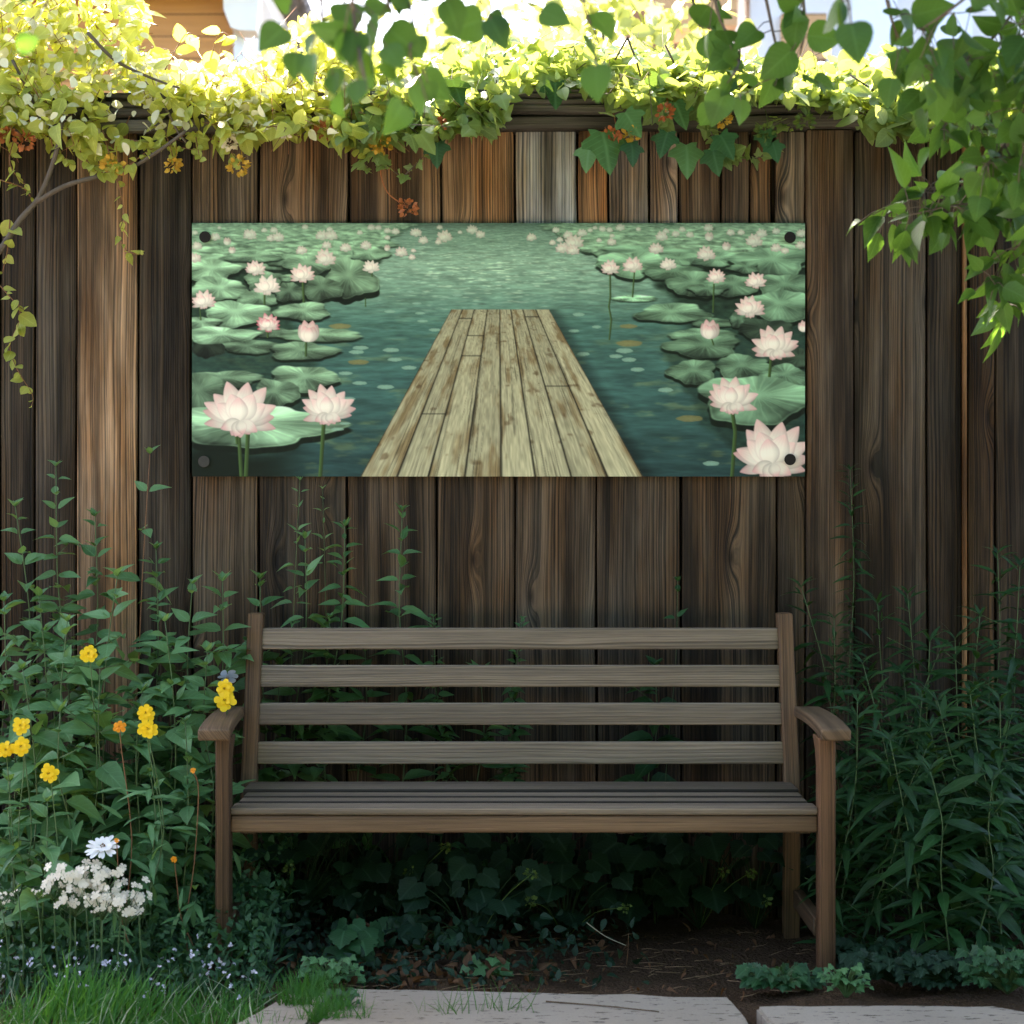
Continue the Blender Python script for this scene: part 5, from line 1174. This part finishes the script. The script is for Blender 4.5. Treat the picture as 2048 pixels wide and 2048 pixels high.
leaves(mb, BLADE, np.stack([x, y, np.full(n, -.01)], 1), nrmz(RG.normal(size=(n, 3))*.45+lean*np.array((1.6, 1, 1))), rdir(n, (0, -1, .1), .5), (RG.uniform(.022, .070, n)*(.5+.9*pat)+.085*tuft), np.clip(RG.random(n)**2*.8+.25*tuft, 0, 1), RG.uniform(.5, 1.4, n))
dry = RG.choice(n, 420); md = MB(); leaves(md, BLADE, np.stack([x[dry], y[dry], np.full(420, .0)], 1), rdir(420, (0, -.1, .8), .6), rdir(420, (0, -1, .1), .5), RG.uniform(.04, .11, 420), None, .7)
tag(md.build('dry_grass', M['drygrass'], loc=(-1.1, 4.2, 0)), 'pale dry blades scattered through the green grass', 'dry grass', kind='stuff')
for cu, Yc, m in ((870, 4.26, 10), (905, 4.24, 14), (985, 4.27, 12), (1015, 4.25, 12), (620, 4.4, 170), (590, 4.33, 150), (665, 4.27, 90), (640, 4.2, 120), (700, 4.2, 40)):
    xx = GX(cu, Yc)+RG.normal(size=m)*.022; leaves(mb, BLADE, np.stack([xx, Yc+RG.normal(size=m)*.01, np.full(m, .02)], 1), rdir(m, (0, 0, 1.4), .5), rdir(m, (0, -1, .1), .5), RG.uniform(.03, .085, m), .2, .7)
tag(mb.build('grass', M['grass'], loc=(-1.1, 4.2, 0)), 'tufted green grass at the lower left, before the flower bed', 'grass', kind='stuff')
mb = MB(); n = 130; x = RG.uniform(-1.5, -.62, n); y = RG.uniform(4.3, 4.62, n); z = RG.uniform(.04, .13, n)
for q in np.stack([x, y, z], 1): leaves(mb, ROUND, np.repeat(q[None], 3, 0), rdir(3), rdir(3, (0, -1, .5)), .008)
tag(mb.build('tiny_wildflowers', M['lilac'], loc=(-1.1, 4.5, 0)), 'tiny lilac flowers scattered at the back of the grass', 'wildflowers', kind='stuff')
mb = MB(); n = 150; pu = RG.normal(size=n)*150+860; y = RG.uniform(4.55, 5.1, n); x = (pu-1024)*y/F
leaves(mb, OVATE, np.stack([x, y, RG.uniform(.004, .03, n)], 1), rdir(n, (0, 0, .1)), rdir(n, (0, -.3, 1), .5), RG.uniform(.022, .05, n), None, 1.0, 2)
n = 160; x = RG.uniform(-.6, .75, n); y = RG.uniform(4.5, 5.2, n); leaves(mb, OVATE2, np.stack([x, y, RG.uniform(.002, .012, n)], 1), rdir(n, (0, 0, .05)), rdir(n, (0, -.2, 1), .4), RG.uniform(.010, .03, n), None, 1, 2)
tag(mb.build('leaf_litter', M['litter'], loc=(-.2, 4.8, 0)), 'dead brown leaves lying on the soil under the bench', 'dead leaves', kind='stuff')
mb = MB()
for k in range(110):
    x, y = rnd.uniform(-.55, .8), rnd.uniform(4.46, 5.15); a = rnd.uniform(-.6, .6); l = rnd.uniform(.02, .09); z = rnd.uniform(.002, .012)
    tube(mb, [(x, y, z), (x+.5*l*math.cos(a), y+.5*l*math.sin(a), z+rnd.uniform(0, .006)), (x+l*math.cos(a+.3), y+l*math.sin(a+.3), z)], .0011, .0007, 4)
tag(mb.build('straw_debris', M['straw'], loc=(.1, 4.8, 0)), 'bits of straw and fine twigs strewn over the bare soil', 'straw', kind='stuff')
def stick(label, pts, r, mat):
    mb = MB(); tube(mb, pts, r, r*.7, 6, sub=4); o = mb.build('twig', M[mat], loc=tuple(np.asarray(pts[0], float))); tag(o, label, 'twig')
stick('white straw lying on the dark low clump at the lower right', [P(1832, 1943, 4.58), P(1852, 1936, 4.58), P(1873, 1930, 4.58)], .0028, 'white')
stick('long dark twig lying across the large paving stone', [(GX(1092, 4.31), 4.33, SZ+.003), (GX(1150, 4.3), 4.31, SZ+.003), (GX(1220, 4.28), 4.285, SZ+.003), (GX(1318, 4.24), 4.24, SZ+.003)], .0018, 'browntwig')
stick('thin straw standing upright in the soil under the bench', [(GX(1253, 4.85), 4.85, -.01), (GX(1256, 4.85), 4.85, .03), (GX(1257, 4.85), 4.85, .075)], .0016, 'litter')
stick('slanting pale stalk leaning from a drooping leaf to the soil', [P(1173, 1845, 4.95), P(1210, 1872, 4.93), P(1252, 1891, 4.9)], .0016, 'twig')
stick('curled brown dead leaf stalk hanging under the left of the bench', [P(710, 1830, 5.02), P(722, 1842, 5.0), P(748, 1856, 4.98)], .006, 'litter')
